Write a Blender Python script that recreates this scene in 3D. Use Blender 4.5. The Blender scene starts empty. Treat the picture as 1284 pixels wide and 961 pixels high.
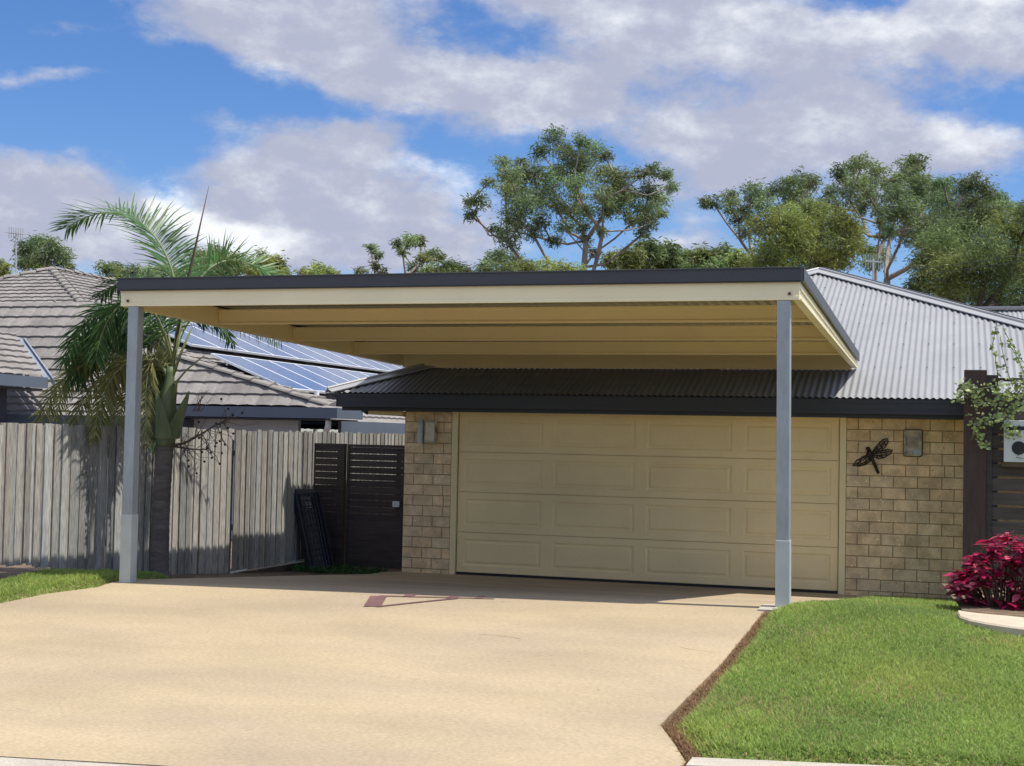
import bpy, bmesh, math, random
import numpy as np
from mathutils import Vector, Matrix
random.seed(7); rng = np.random.default_rng(11)
sc = bpy.context.scene
COL = sc.collection

# ------------------------------------------------------------------ camera
CX, CY, CZ, YAW, PIT, ROL, FPX = 6.0921, -17.1999, 1.7918, 0.3040, 0.0388, 0.0204, 1766.2
Cc = np.array([CX, CY, CZ])
Fw = np.array([-math.sin(YAW)*math.cos(PIT), math.cos(YAW)*math.cos(PIT), math.sin(PIT)])
R1 = np.array([math.cos(YAW), math.sin(YAW), 0.0]); U1 = np.cross(R1, Fw)
Rt = R1*math.cos(ROL) + U1*math.sin(ROL); Up = -R1*math.sin(ROL) + U1*math.cos(ROL)
def ray(x, y): return Fw + Rt*(x-642)/FPX - Up*(y-480.5)/FPX
def atY(x, y, Y): d = ray(x, y); return Cc + d*(Y-CY)/d[1]
def atX(x, y, X): d = ray(x, y); return Cc + d*(X-CX)/d[0]
def atD(x, y, D): return Cc + ray(x, y)*D
cam = bpy.data.cameras.new('camera'); co = bpy.data.objects.new('camera', cam); COL.objects.link(co)
cam.sensor_width = 36; cam.lens = FPX/1284*36; cam.clip_end = 3000; cam.clip_start = 0.1
M = Matrix(((Rt[0], Up[0], -Fw[0], CX), (Rt[1], Up[1], -Fw[1], CY), (Rt[2], Up[2], -Fw[2], CZ), (0, 0, 0, 1)))
co.matrix_world = M; sc.camera = co

# ------------------------------------------------------------------ materials
def lin(r, g, b):
    f = lambda c: (c/255/12.92) if c <= 10 else ((c/255+.055)/1.055)**2.4
    return (f(r), f(g), f(b))
def newmat(name):
    m = bpy.data.materials.new(name); m.use_nodes = True
    nt = m.node_tree; b = nt.nodes['Principled BSDF']
    return m, nt, b
def N(nt, t, **kw):
    n = nt.nodes.new(t)
    for k, v in kw.items(): setattr(n, k, v)
    return n
def surf(name, c, rough=.6, var=.15, scale=3, bump=0, bscale=60, metal=0, stretch=(1, 1, 1), fine=0, fscale=80, attr=False, c2=None, c2scale=1.5, c2lo=.45, c2hi=.65, spec=.5, trans=0, bstretch=None):
    """procedural surface: base colour x noise variation, optional second tone patches, optional per-piece tone, bump"""
    m, nt, b = newmat(name); L = nt.links
    tc = N(nt, 'ShaderNodeTexCoord'); mp = N(nt, 'ShaderNodeMapping'); mp.inputs['Scale'].default_value = stretch
    L.new(tc.outputs['Object'], mp.inputs['Vector'])
    def noise(s, det=4, vec=None):
        n = N(nt, 'ShaderNodeTexNoise'); n.inputs['Scale'].default_value = s; n.inputs['Detail'].default_value = det
        L.new((vec or mp).outputs[0], n.inputs['Vector']); return n
    base = N(nt, 'ShaderNodeRGB'); base.outputs[0].default_value = (*c, 1); out = base.outputs[0]
    if c2:
        n = noise(c2scale, 5); r = N(nt, 'ShaderNodeMapRange'); r.inputs[1].default_value = c2lo; r.inputs[2].default_value = c2hi
        L.new(n.outputs[0], r.inputs[0]); mx = N(nt, 'ShaderNodeMix', data_type='RGBA')
        L.new(r.outputs[0], mx.inputs[0]); L.new(out, mx.inputs[6]); mx.inputs[7].default_value = (*c2, 1); out = mx.outputs[2]
    def mul(sock, lo, hi, a=.3, bb=.7):
        nonlocal out
        r = N(nt, 'ShaderNodeMapRange'); r.inputs[1].default_value = a; r.inputs[2].default_value = bb
        r.inputs[3].default_value = lo; r.inputs[4].default_value = hi; L.new(sock, r.inputs[0])
        v = N(nt, 'ShaderNodeVectorMath', operation='SCALE'); L.new(out, v.inputs[0]); L.new(r.outputs[0], v.inputs[3]); out = v.outputs[0]
    if var: mul(noise(scale, 6).outputs[0], 1-var, 1+var)
    if fine: mul(noise(fscale, 3).outputs[0], 1-fine, 1+fine)
    if attr:
        a = N(nt, 'ShaderNodeAttribute', attribute_name='tone'); 
        mm = N(nt, 'ShaderNodeMix', data_type='RGBA', blend_type='MULTIPLY'); mm.inputs[0].default_value = 1
        L.new(out, mm.inputs[6]); L.new(a.outputs['Color'], mm.inputs[7]); out = mm.outputs[2]
    L.new(out, b.inputs['Base Color'])
    b.inputs['Roughness'].default_value = rough; b.inputs['Metallic'].default_value = metal
    b.inputs['Specular IOR Level'].default_value = spec
    if bump:
        mb = mp
        if bstretch:
            mb = N(nt, 'ShaderNodeMapping'); mb.inputs['Scale'].default_value = bstretch; L.new(tc.outputs['Object'], mb.inputs['Vector'])
        n = noise(bscale, 4, mb); bp = N(nt, 'ShaderNodeBump'); bp.inputs['Strength'].default_value = 1; bp.inputs['Distance'].default_value = bump
        L.new(n.outputs[0], bp.inputs['Height']); L.new(bp.outputs[0], b.inputs['Normal'])
    if trans:
        t = N(nt, 'ShaderNodeBsdfTranslucent'); L.new(out, t.inputs[0]); ms = N(nt, 'ShaderNodeMixShader'); ms.inputs[0].default_value = trans
        o = nt.nodes['Material Output']; L.new(b.outputs[0], ms.inputs[1]); L.new(t.outputs[0], ms.inputs[2]); L.new(ms.outputs[0], o.inputs[0])
    return m

MT = dict(
 concrete=surf('driveway_concrete', (.40, .322, .208), .85, .10, .9, .0015, 90, fine=.14, fscale=48, c2=(.355, .287, .198), c2scale=.6, c2lo=.42, c2hi=.62, stretch=(.8, 1.9, 1)),
 border=surf('stencil_paint', (.15, .075, .08), .8, .2, 9),
 crack=surf('slab_crack', (.26, .20, .13), .95, .3, 9),
 kerb=surf('kerb_concrete', (.42, .39, .33), .9, .15, 2, .002, 70, fine=.15),
 edging=surf('edging_concrete', (.50, .43, .33), .9, .12, 3, .002, 70, fine=.12),
 asphalt=surf('asphalt', (.05, .05, .052), .9, .2, 1, .003, 120, fine=.3),
 dirt=surf('dry_soil', (.12, .085, .055), .95, .35, 5, .01, 40, c2=(.20, .145, .09), c2scale=6),
 lawn_soil=surf('lawn_thatch', (.17, .23, .06), .95, .3, 4, .01, 60, c2=(.17, .17, .06), c2scale=2.2),
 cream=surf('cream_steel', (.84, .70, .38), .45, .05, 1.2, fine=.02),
 cream_lit=surf('cream_steel_lit', (.86, .78, .52), .4, .05, 1.2),  # paler copy of the cream; extra light on outer beams put into colour
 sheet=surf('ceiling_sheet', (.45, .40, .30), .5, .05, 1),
 cap=surf('charcoal_steel', (.048, .052, .062), .45, .08, 1),
 gutter=surf('charcoal_gutter', (.022, .025, .033), .4, .1, 1),
 galv=surf('galvanised_steel', (.34, .38, .40), .42, .1, 8, metal=.25, fine=.06, fscale=40, stretch=(1, 1, .3)),
 sleeve=surf('base_sleeve_steel', (.46, .50, .50), .5, .08, 5, metal=.1),
 bolt=surf('rusty_bolt', (.10, .06, .035), .7, .2, 30),
 corr=surf('grey_corrugated_steel', (.265, .275, .29), .6, .06, .7, fine=.05, fscale=3, attr=True, c2=(.24, .25, .262), c2scale=.5),
 corr_cap=surf('grey_ridge_flashing', (.33, .335, .35), .42, .05, 1),
 corr_edge=surf('dark_ridge_edge', (.05, .05, .055), .5, .05, 1),
 brick=surf('tan_brick', (.73, .56, .345), .9, .2, 9, .003, 60, fine=.13, fscale=70, attr=True, c2=(.60, .445, .265), c2scale=5, c2lo=.5, c2hi=.72),
 mortar=surf('mortar', (.27, .215, .13), .95, .15, 6, .002, 80),
 door=surf('cream_garage_door', (.87, .70, .39), .5, .07, 1.2, .0006, 200, fine=.03),
 doorframe=surf('cream_timber_frame', (.84, .71, .42), .5, .06, 2),
 rubber=surf('black_rubber', (.02, .018, .018), .7, .1, 4),
 stain=surf('dark_stained_timber', (.048, .034, .032), .55, .35, 3, .001, 60, stretch=(1, 1, 12), fine=.2, fscale=25, attr=True),
 stain_post=surf('brown_stained_post', (.062, .034, .030), .7, .25, 6, .002, 50, stretch=(4, 4, .4), fine=.2, fscale=20),
 paling=surf('weathered_grey_paling', (.38, .375, .355), .92, .5, 9, .004, 26, stretch=(9, 9, .45), fine=.4, fscale=20, attr=True, c2=(.17, .17, .16), c2scale=9, c2lo=.48, c2hi=.66),
 plinth=surf('timber_plinth', (.10, .075, .055), .9, .3, 5, .003, 40),
 tile=surf('grey_brown_concrete_tile', (.225, .21, .20), .85, .12, 1.6, .002, 60, fine=.12, fscale=14, attr=True),
 tile_cap=surf('ridge_tile', (.24, .225, .205), .85, .15, 3, fine=.1, fscale=20),
 fascia=surf('blue_grey_fascia', (.10, .125, .165), .5, .05, 2),
 valley=surf('valley_flashing', (.20, .24, .30), .6, .1, 4),
 nwall=surf('pale_rendered_wall', (.50, .54, .60), .9, .06, 2),
 shade_wall=surf('wall_eave_shade', (.06, .06, .08), .9, .1, 2),  # eave shade put into the dark colour of this wall and the soffits
 panel_frame=surf('aluminium_frame', (.78, .80, .82), .35, .03, 3, metal=.3),
 white=surf('white_paint', (.72, .72, .72), .45, .04, 3),
 boxgrey=surf('off_white_enamel', (.60, .61, .62), .4, .04, 3),
 black=surf('black_recess', (.008, .008, .012), .5, .05, 3),
 plastic=surf('black_plastic', (.02, .024, .034), .45, .15, 6),
 metalart=surf('dark_bronze_metal', (.035, .028, .025), .45, .2, 20, metal=.4),
 lampbody=surf('weathered_lamp_casting', (.46, .41, .31), .7, .25, 14, .001, 60, c2=(.18, .17, .15), c2scale=10),
 lampglass=surf('frosted_lamp_glass', (.62, .56, .42), .3, .15, 20),
 lampdark=surf('rubber_backplate', (.12, .10, .075), .8, .2, 20),
 bark=surf('grey_eucalypt_bark', (.26, .22, .19), .9, .35, 3, fine=.2, fscale=9, stretch=(1, 1, .3)),
 darkbark=surf('dark_eucalypt_bark', (.09, .075, .065), .9, .35, 3, fine=.2, fscale=9),
 palmbark=surf('palm_trunk', (.105, .09, .085), .9, .25, 4, .006, 22, bstretch=(.6, .6, 1.6), stretch=(1, 1, 4), fine=.2, fscale=12),
 palmboot=surf('palm_leaf_base', (.075, .115, .05), .6, .3, 5, stretch=(3, 3, .6), c2=(.13, .14, .07), c2scale=3),
 palmstem=surf('pale_palm_stalk', (.17, .21, .09), .6, .15, 6),
 twig=surf('dry_fruit_stalk', (.09, .06, .045), .9, .2, 10),
 berry=surf('dark_palm_fruit', (.012, .01, .012), .5, .1, 10),
 cable=surf('black_cable', (.02, .02, .02), .6, .05, 3),
 antenna=surf('aluminium_antenna', (.5, .5, .5), .4, .1, 3, metal=.5),
)
def leafmat(name, c, trans=.35, rough=.5):
    return surf(name, c, rough, .12, 1.2, attr=True, trans=trans, spec=.35)
MT['gum'] = leafmat('eucalypt_leaf', (.185, .24, .08), .45)
MT['gum_blue'] = leafmat('blue_green_eucalypt_leaf', (.165, .225, .095), .45)
MT['olive'] = leafmat('olive_green_leaf', (.24, .285, .075), .45)
MT['palm'] = leafmat('palm_leaflet', (.085, .175, .06), .35, .4)
MT['palm_old'] = leafmat('yellowing_palm_leaflet', (.26, .265, .10), .4, .5)
MT['grass'] = leafmat('grass_blade', (.32, .43, .115), .5, .6)
MT['red'] = leafmat('crimson_leaf', (.42, .018, .095), .35, .35)
MT['vine'] = leafmat('pale_vine_leaf', (.30, .38, .14), .35, .45)
MT['weed'] = leafmat('weed_leaf', (.05, .12, .03), .3, .6)

def solarmat():
    m, nt, b = newmat('solar_cells'); L = nt.links
    tc = N(nt, 'ShaderNodeTexCoord'); br = N(nt, 'ShaderNodeTexBrick'); br.offset = 0
    br.inputs['Color1'].default_value = (.045, .075, .16, 1); br.inputs['Color2'].default_value = (.05, .085, .18, 1); br.inputs['Mortar'].default_value = (.16, .19, .26, 1)
    br.inputs['Scale'].default_value = 1; br.inputs['Mortar Size'].default_value = .006
    br.inputs['Brick Width'].default_value = .16; br.inputs['Row Height'].default_value = .16
    L.new(tc.outputs['UV'], br.inputs['Vector']); L.new(br.outputs[0], b.inputs['Base Color'])
    b.inputs['Roughness'].default_value = .12; b.inputs['Specular IOR Level'].default_value = .8
    b.inputs['Coat Weight'].default_value = .6
    return m
MT['solar'] = solarmat()

# ------------------------------------------------------------------ mesh builder
class MB:
    def __init__(s): s.v = []; s.f = []; s.t = []
    def add(s, vs, fs, tone=None):
        o = len(s.v); s.v.extend([tuple(map(float, v)) for v in vs]); s.f.extend([tuple(i+o for i in f) for f in fs])
        s.t.extend([tone or (1, 1, 1)]*len(vs)); return s
    def box(s, a, b, tone=None):
        x0, y0, z0 = a; x1, y1, z1 = b
        return s.add([(x0,y0,z0),(x1,y0,z0),(x1,y1,z0),(x0,y1,z0),(x0,y0,z1),(x1,y0,z1),(x1,y1,z1),(x0,y1,z1)],
                     [(0,3,2,1),(4,5,6,7),(0,1,5,4),(1,2,6,5),(2,3,7,6),(3,0,4,7)], tone)
    def hexa(s, P, tone=None):   # 8 points, bottom ring then top ring
        return s.add(P, [(0,3,2,1),(4,5,6,7),(0,1,5,4),(1,2,6,5),(2,3,7,6),(3,0,4,7)], tone)
    def bar(s, p, q, w, h, up=(0, 0, 1), tone=None):
        p = Vector(p); q = Vector(q); d = (q-p).normalized(); u = Vector(up); r = d.cross(u).normalized(); u = r.cross(d).normalized()
        P = [p-r*w/2-u*h/2, p+r*w/2-u*h/2, q+r*w/2-u*h/2, q-r*w/2-u*h/2, p-r*w/2+u*h/2, p+r*w/2+u*h/2, q+r*w/2+u*h/2, q-r*w/2+u*h/2]
        return s.hexa(P, tone)
    def tube(s, pts, rad, n=8, tone=None, cap=True):
        pts = [Vector(p) for p in pts]
        if not hasattr(rad, '__len__'): rad = [rad]*len(pts)
        vs = []; fs = []; pr_ = None
        for i, p in enumerate(pts):
            d = (pts[min(i+1, len(pts)-1)]-pts[max(i-1, 0)])
            if d.length < 1e-9: d = Vector((0, 0, 1))
            d.normalize()
            if pr_ is None: pr_ = d.orthogonal().normalized()
            pr_ = (pr_-d*pr_.dot(d)); pr_ = pr_.normalized() if pr_.length > 1e-6 else d.orthogonal().normalized()
            b = d.cross(pr_)
            for k in range(n):
                a = 2*math.pi*k/n; vs.append(p+(pr_*math.cos(a)+b*math.sin(a))*rad[i])
        for i in range(len(pts)-1):
            for k in range(n):
                a = i*n+k; b_ = i*n+(k+1) % n; fs.append((a, b_, b_+n, a+n))
        if cap: fs.append(tuple(range(n-1, -1, -1))); fs.append(tuple(range((len(pts)-1)*n, len(pts)*n)))
        return s.add(vs, fs, tone)
    def poly(s, pts, tone=None): return s.add(pts, [tuple(range(len(pts)))], tone)
def link(o, parent):
    COL.objects.link(o)
    if parent:
        o.parent = parent; o.matrix_parent_inverse = Matrix()
def mesh_obj(name, mb, m, parent=None, smooth=False, bevel=0):
    off = Vector(parent_world(parent)) if parent else Vector((0, 0, 0))
    me = bpy.data.meshes.new(name); me.from_pydata([tuple(Vector(v)-off) for v in mb.v], [], mb.f); me.update()
    ca = me.color_attributes.new('tone', 'FLOAT_COLOR', 'POINT')
    ca.data.foreach_set('color', np.array([(*t, 1) for t in mb.t], dtype=np.float32).ravel())
    me.materials.append(MT[m] if isinstance(m, str) else m)
    if smooth: me.polygons.foreach_set('use_smooth', [True]*len(me.polygons))
    o = bpy.data.objects.new(name, me); link(o, parent)
    if bevel:
        b = o.modifiers.new('bevel', 'BEVEL'); b.width = bevel; b.segments = 2; b.limit_method = 'ANGLE'; b.angle_limit = math.radians(40)
    return o
def parent_world(p):
    l = Vector((0, 0, 0))
    while p: l += p.location; p = p.parent
    return l
def np_obj(name, V, Fq, m, parent=None, tone=None, smooth=False):
    """big mesh from numpy; Fq is (n,k) array"""
    off = np.array(parent_world(parent)) if parent else np.zeros(3)
    me = bpy.data.meshes.new(name); n, k = Fq.shape
    me.vertices.add(len(V)); me.vertices.foreach_set('co', (V-off).astype(np.float32).ravel())
    me.loops.add(n*k); me.loops.foreach_set('vertex_index', Fq.astype(np.int32).ravel())
    me.polygons.add(n); me.polygons.foreach_set('loop_start', np.arange(0, n*k, k, dtype=np.int32))
    me.polygons.foreach_set('loop_total', np.full(n, k, dtype=np.int32))
    if smooth: me.polygons.foreach_set('use_smooth', np.ones(n, dtype=bool))
    me.update(calc_edges=True)
    if tone is not None:
        ca = me.color_attributes.new('tone', 'FLOAT_COLOR', 'POINT')
        ca.data.foreach_set('color', np.concatenate([tone, np.ones((len(tone), 1))], 1).astype(np.float32).ravel())
    me.materials.append(MT[m]); o = bpy.data.objects.new(name, me); link(o, parent); return o
def thing(name, loc, label, cat, group=None):
    o = bpy.data.objects.new(name, None); o.empty_display_size = .2; COL.objects.link(o); o.location = loc
    return tag(o, label, cat, group)
def tag(o, label, cat, group=None):
    o['label'] = label; o['category'] = cat
    if group: o['group'] = group
    return o
def struct(o, kind='structure'): o['kind'] = kind; return o
def rn(a, b): return random.uniform(a, b)

# ------------------------------------------------------------------ terrain
def smooth01(t): t = np.clip(t, 0, 1); return t*t*(3-2*t)
def kerb_y(x): return np.interp(x, [-8, 1, 4.45, 4.62, 14], [-10.50, -10.56, -10.62, -9.93, -8.9])
def kerb_z(x): return np.interp(x, [-8, 1, 4.7, 12], [-.08, -.04, .11, .26])
def h_raw(x, y):
    x = np.asarray(x, float); y = np.asarray(y, float)
    cr = np.interp(x, [-9, -2.2, -1.0, 4.9, 5.2, 5.5, 6.2, 7, 9], [.46, .43, .435, .525, .52, .525, .47, .45, .45])
    yk = kerb_y(x); zk = kerb_z(x)
    ykh = np.interp(x, [-8, 1, 2.6, 4.9, 14], [-10.5, -10.56, -10.60, -9.9, -8.9]); t = np.clip((y-ykh)/(-6.25-ykh), 0, 1); front = zk+(cr-zk)*(1-(1-t)**1.15)
    tb = np.clip((y+6.25)/5.7, 0, 1); back = cr*(1-tb)
    z = np.where(y < -6.25, front, back)
    return np.where(y < yk-.35, zk-.11, np.where(y < yk, zk-.11*(yk-y)/.35, z))
def h(x, y): return (h_raw(x, np.asarray(y)-.2)+2*h_raw(x, y)+h_raw(x, np.asarray(y)+.2))/4
def onground(px, py, dz=0):
    d = ray(px, py); t = 5.0
    for i in range(4000):
        P = Cc+d*t
        if P[2] < float(h(P[0], P[1]))+dz: return P
        t += .01
    return Cc+d*12
def grid_obj(name, xs, ys, zf, m, parent=None, mask=None):
    X, Y = np.meshgrid(xs, ys); Z = zf(X, Y); V = np.stack([X, Y, Z], -1).reshape(-1, 3)
    nx, ny = len(xs), len(ys); i, j = np.meshgrid(np.arange(nx-1), np.arange(ny-1)); a = (j*nx+i).ravel()
    Fq = np.stack([a, a+1, a+1+nx, a+nx], 1)
    if mask is not None:
        c = V[Fq].mean(1); Fq = Fq[mask(c[:, 0], c[:, 1])]
    return np_obj(name, V, Fq, m, parent, smooth=True)
sp = lambda a, b, s: np.arange(a, b, s)
gx = np.concatenate([[-500, -250, -120, -60, -30, -16, -10, -6, -4], sp(-3, 9, .1), [9, 10, 12, 15, 20, 30, 60, 120, 250, 500]])
gy = np.concatenate([[-300, -120, -60, -30, -18, -14], sp(-12, 1, .1), [1, 2, 5, 10, 20, 40, 80, 160, 400, 900]])
struct(grid_obj('ground', gx, gy, lambda X, Y: h(X, Y)-.012, 'dirt'))

def inside(poly, x, y):
    x = np.asarray(x); y = np.asarray(y); c = np.zeros(x.shape, bool); n = len(poly)
    for i in range(n):
        x0, y0 = poly[i][:2]; x1, y1 = poly[(i+1) % n][:2]
        if y0 == y1: continue
        c ^= ((y0 > y) != (y1 > y)) & (x < (x1-x0)*(y-y0)/(y1-y0)+x0)
    return c
def poly_sheet(name, poly, dz, m, step=.12, skirt=.0, zfun=None):
    """a sheet draped on the ground inside a polygon, with exact edges and an optional skirt"""
    zfun = zfun or h
    xs = [p[0] for p in poly]; ys = [p[1] for p in poly]
    bm = bmesh.new(); x0, x1, y0, y1 = min(xs), max(xs), min(ys), max(ys)
    # triangulate polygon, then slice along a regular lattice
    vs = [bm.verts.new((p[0], p[1], 0)) for p in poly]; f = bm.faces.new(vs)
    bmesh.ops.triangulate(bm, faces=[f])
    for ax, a, b in ((0, x0, x1), (1, y0, y1)):
        k = a+step
        while k < b:
            co_ = (k, 0, 0) if ax == 0 else (0, k, 0); no = (1, 0, 0) if ax == 0 else (0, 1, 0)
            bmesh.ops.bisect_plane(bm, geom=bm.verts[:]+bm.edges[:]+bm.faces[:], plane_co=co_, plane_no=no); k += step
    arr = np.array([v.co[:2] for v in bm.verts]); z = zfun(arr[:, 0], arr[:, 1])+dz
    for v, zz in zip(bm.verts, z): v.co.z = zz
    if skirt:
        ed = [e for e in bm.edges if e.is_boundary]
        r = bmesh.ops.extrude_edge_only(bm, edges=ed)
        for v in [g for g in r['geom'] if isinstance(g, bmesh.types.BMVert)]: v.co.z -= skirt
    bmesh.ops.recalc_face_normals(bm, faces=bm.faces[:])
    me = bpy.data.meshes.new(name); bm.to_mesh(me); bm.free(); me.materials.append(MT[m])
    o = bpy.data.objects.new(name, me); COL.objects.link(o); return o

# driveway outline (its visible edges measured on the photograph, on the terrain)
def og(px, py): p = onground(px, py, .02); return (p[0], p[1])
rA, rB, rC, rD = og(958, 768), og(940, 790), og(905, 832), og(828, 910)
rE = og(858, 952)
lA, lB = og(122, 737), og(60, 745)
lC = og(2, 757)
print('drive pts', [tuple(np.round(p, 2)) for p in (rA, rB, rC, rD, rE, lA, lB, lC)])
kx = lambda x: (x, float(kerb_y(x))+.02)
RE = [(rE[0]+.02, float(kerb_y(rE[0]))+.02)]
drive = [kx(-2.6), kx(0), kx(2), kx(4.40), RE[0], rD, rC, rB, rA, (4.82, -6.0), (5.0, -4.8), (5.02, -.02), (.0, -.02), (-.75, -.05), (-.95, -.2), (-1.0, -3.0), (-1.0, -5.6), lA, lB, lC, (lC[0]-.35, lC[1]-1.4)]
struct(poly_sheet('driveway', drive, .022, 'concrete', .15, .08))
# front kerb, gutter and road
def strip(name, xs, off0, off1, zf, m, skirt=.1):
    poly = [(x, float(kerb_y(x))+off0) for x in xs]+[(x, float(kerb_y(x))+off1) for x in reversed(xs)]
    return struct(poly_sheet(name, poly, 0, m, .25, skirt, zf))
XS = [-7.9, -4, 0, 2, 4.43]; XS2 = [RE[0][0]+.03, 6, 9, 13.9]
strip('kerb_crossing', XS, -.42, .012, lambda x, y: kerb_z(x)+.012-.24*np.clip(kerb_y(x)-y, 0, .4), 'kerb')
strip('kerb', XS2, -.16, .03, lambda x, y: kerb_z(x)+.045, 'kerb', .2)
strip('gutter_apron', XS2, -.45, -.16, lambda x, y: kerb_z(x)-.075, 'kerb', .05)
def road_z(x, y): return h(x, y)+.004
struct(grid_obj('road', np.array([-120, -60, -30, -15, -8, -4, 0, 4, 8, 13.9, 30, 60, 120.]), np.array([-19, -17, -15, -13.4, -12.85]), lambda X, Y: h(X, Y)-.004, 'asphalt'))

# stencilled border bars on the driveway
bd = MB()
def gbar(p, q, w):
    a = onground(*p, .02); b = onground(*q, .02); d = b-a; L = math.hypot(d[0], d[1]); n = np.array([-d[1], d[0], 0])/L*w/2
    K = max(2, int(L/.15)); 
    for i in range(K):
        s0 = a+d*i/K; s1 = a+d*(i+1)/K; P = [s0-n, s1-n, s1+n, s0+n]
        bd.poly([(v[0], v[1], float(h(v[0], v[1]))+.028) for v in P])
gbar((475, 748.5), (467, 761.5), .14); gbar((472, 762), (575, 751.5), .035); gbar((476, 748.5), (620, 752), .03)
gbar((508, 747.5), (520, 747.8), .10); gbar((562, 749.7), (574, 750.3), .10); gbar((597, 749.8), (606, 750.1), .09)
struct(mesh_obj('driveway_border', bd, 'border'))
ck = MB(); r = random.Random(44)
for (px, py, ang, n_) in ((600, 797, .4, 6), (905, 820, 2.9, 5)):
    p = onground(px, py, .02)[:2]; a = ang
    for k in range(n_):
        a += r.uniform(-.5, .5); q = p+np.array([math.cos(a), math.sin(a)*.6])*r.uniform(.04, .09); w_ = r.uniform(.0012, .0028)
        nn = np.array([-math.sin(a), math.cos(a)])*w_; ck.poly([(v[0], v[1], float(h(v[0], v[1]))+.0255) for v in (p-nn, q-nn, q+nn, p+nn)]); p = q
for _ in range(130):
    px, py = r.uniform(0, 900), r.uniform(752, 940); p = onground(px, py, .02) if r.random() < .0 else None
    x, y = r.uniform(-1.0, 4.4), r.uniform(-9.9, -5.9); R_ = r.uniform(.002, .007)
    if inside(drive, x, y): ck.poly([(x+R_*math.cos(t)*r.uniform(.6, 1.3), y+R_*math.sin(t)*r.uniform(.6, 1.3), float(h(x, y))+.0255) for t in (0, 1.05, 2.1, 3.14, 4.2, 5.2)])
struct(mesh_obj('driveway_cracks', ck, 'crack'))
# ------------------------------------------------------------------ lawns
lawnR = [(RE[0][0]+.10, float(kerb_y(RE[0][0]+.10))+.10), (rD[0]+.10, rD[1]-.02), (rC[0]+.07, rC[1]), (rB[0]+.06, rB[1]), (rA[0]+.04, rA[1]-.05), (4.97, -6.1), (5.12, -5.0), (5.12, -.1), (13, -.1), (13, -8.1), (9, float(kerb_y(9))+.1), (7, float(kerb_y(7))+.1)]
lawnL = [(lA[0]-.03, lA[1]+.25), (lB[0]-.05, lB[1]), (lC[0]-.05, lC[1]), (lC[0]-.42, lC[1]-1.4), (-2.9, -10.9), (-2.9, -9), (-1.93, -8.4), (-1.93, -5.9), (-1.85, -5.2), (-1.10, -5.1)]
def edge_dist(poly, x, y):
    d = np.full(np.shape(x), 9.)
    for i in range(len(poly)):
        a = np.array(poly[i][:2]); b = np.array(poly[(i+1) % len(poly)][:2]); ab = b-a
        t = np.clip(((x-a[0])*ab[0]+(y-a[1])*ab[1])/(ab@ab), 0, 1)
        d = np.minimum(d, np.hypot(x-a[0]-ab[0]*t, y-a[1]-ab[1]*t))
    return d
def lumps(x, y): return .012*np.sin(x*5.1+y*3.3)*np.sin(y*4.7-x*2.1)+.008*np.sin(x*13+1.7)*np.sin(y*11)
def lawn_z(poly): return lambda x, y: h(x, y)+.05*smooth01(edge_dist(poly, x, y)/.10)+lumps(x, y)*.6
for nm, po in (('lawn_base', lawnR), ('lawn_base', lawnL)):
    struct(poly_sheet(nm, po, 0, 'lawn_soil', .1, .06, lawn_z(po)))
DRY = [tuple(onground(*q)[:2]) for q in ((1130, 882), (880+10, 888), (990, 905), (1010, 805), (1250, 815))]
def grass(poly, bbox, dens, lo, hi, keep=lambda x, y: np.ones(x.shape, bool)):
    x0, x1, y0, y1 = bbox; n = int((x1-x0)*(y1-y0)*dens)
    x = rng.uniform(x0, x1, n); y = rng.uniform(y0, y1, n); k = inside(poly, x, y) & keep(x, y); x = x[k]; y = y[k]; n = len(x)
    e = edge_dist(poly, x, y); z = lawn_z(poly)(x, y)-.004
    patch = np.sin(x*2.3+1)*np.sin(y*1.9+x*.7)*.5+np.sin(x*6.1-y*4.3)*.25+np.sin(x*1.1+y*3.9+2)*.25
    H = rng.uniform(lo, hi, n)*(1+.25*patch); a = rng.uniform(0, 2*np.pi, n); w = rng.uniform(.0022, .0042, n)
    lean = rng.uniform(.35, 1.4, n); la = rng.uniform(0, 2*np.pi, n)
    dx = np.cos(a)*w; dy = np.sin(a)*w
    lx = np.cos(la)*np.sin(lean)*H; ly = np.sin(la)*np.sin(lean)*H; lz = np.cos(lean)*H
    B = np.stack([x, y, z], 1); W = np.stack([dx, dy, 0*dx], 1); T = np.stack([lx, ly, lz], 1)
    mid = B+T*.5+np.stack([0*x, 0*x, H*.12], 1)
    V = np.stack([B-W, B+W, mid+W*.8, mid-W*.8, B+T+W*.15, B+T-W*.15], 1).reshape(-1, 3)
    i = np.arange(n)*6; F = np.concatenate([np.stack([i, i+1, i+2, i+3], 1), np.stack([i+3, i+2, i+4, i+5], 1)])
    t = rng.uniform(.65, 1.35, n)*(1+.16*patch); pd = sum(np.exp(-((x-a_)**2/.09+(y-b_)**2/.05)) for a_, b_ in DRY); H = H*(1-.35*np.clip(pd, 0, 1)); dry = (rng.random(n) < .22*pd+ .03+.07*np.clip(-patch, 0, 1)+.22*(e < .05)).astype(float)
    tone = np.stack([t*(1+.6*dry+.12*patch), t*(1-.06*dry), t*(1+.9*dry)], 1)
    return V, F, np.repeat(tone, 6, 0)
def grass_obj(name, parts):
    Vs, Fs, Ts, o = [], [], [], 0
    for V, F, t in parts: Vs.append(V); Fs.append(F+o); Ts.append(t); o += len(V)
    return np_obj(name, np.concatenate(Vs), np.concatenate(Fs), 'grass', tone=np.concatenate(Ts))
g = grass_obj('lawn_grass', [grass(lawnR, (4.2, 7.4, -10.2, -4.6), 20000, .022, .05), grass(lawnR, (4.2, 10, -10.2, -1), 2500, .03, .05),
      grass(lawnL, (-3, -1, -8.8, -4.8), 14000, .025, .055)])
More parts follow.
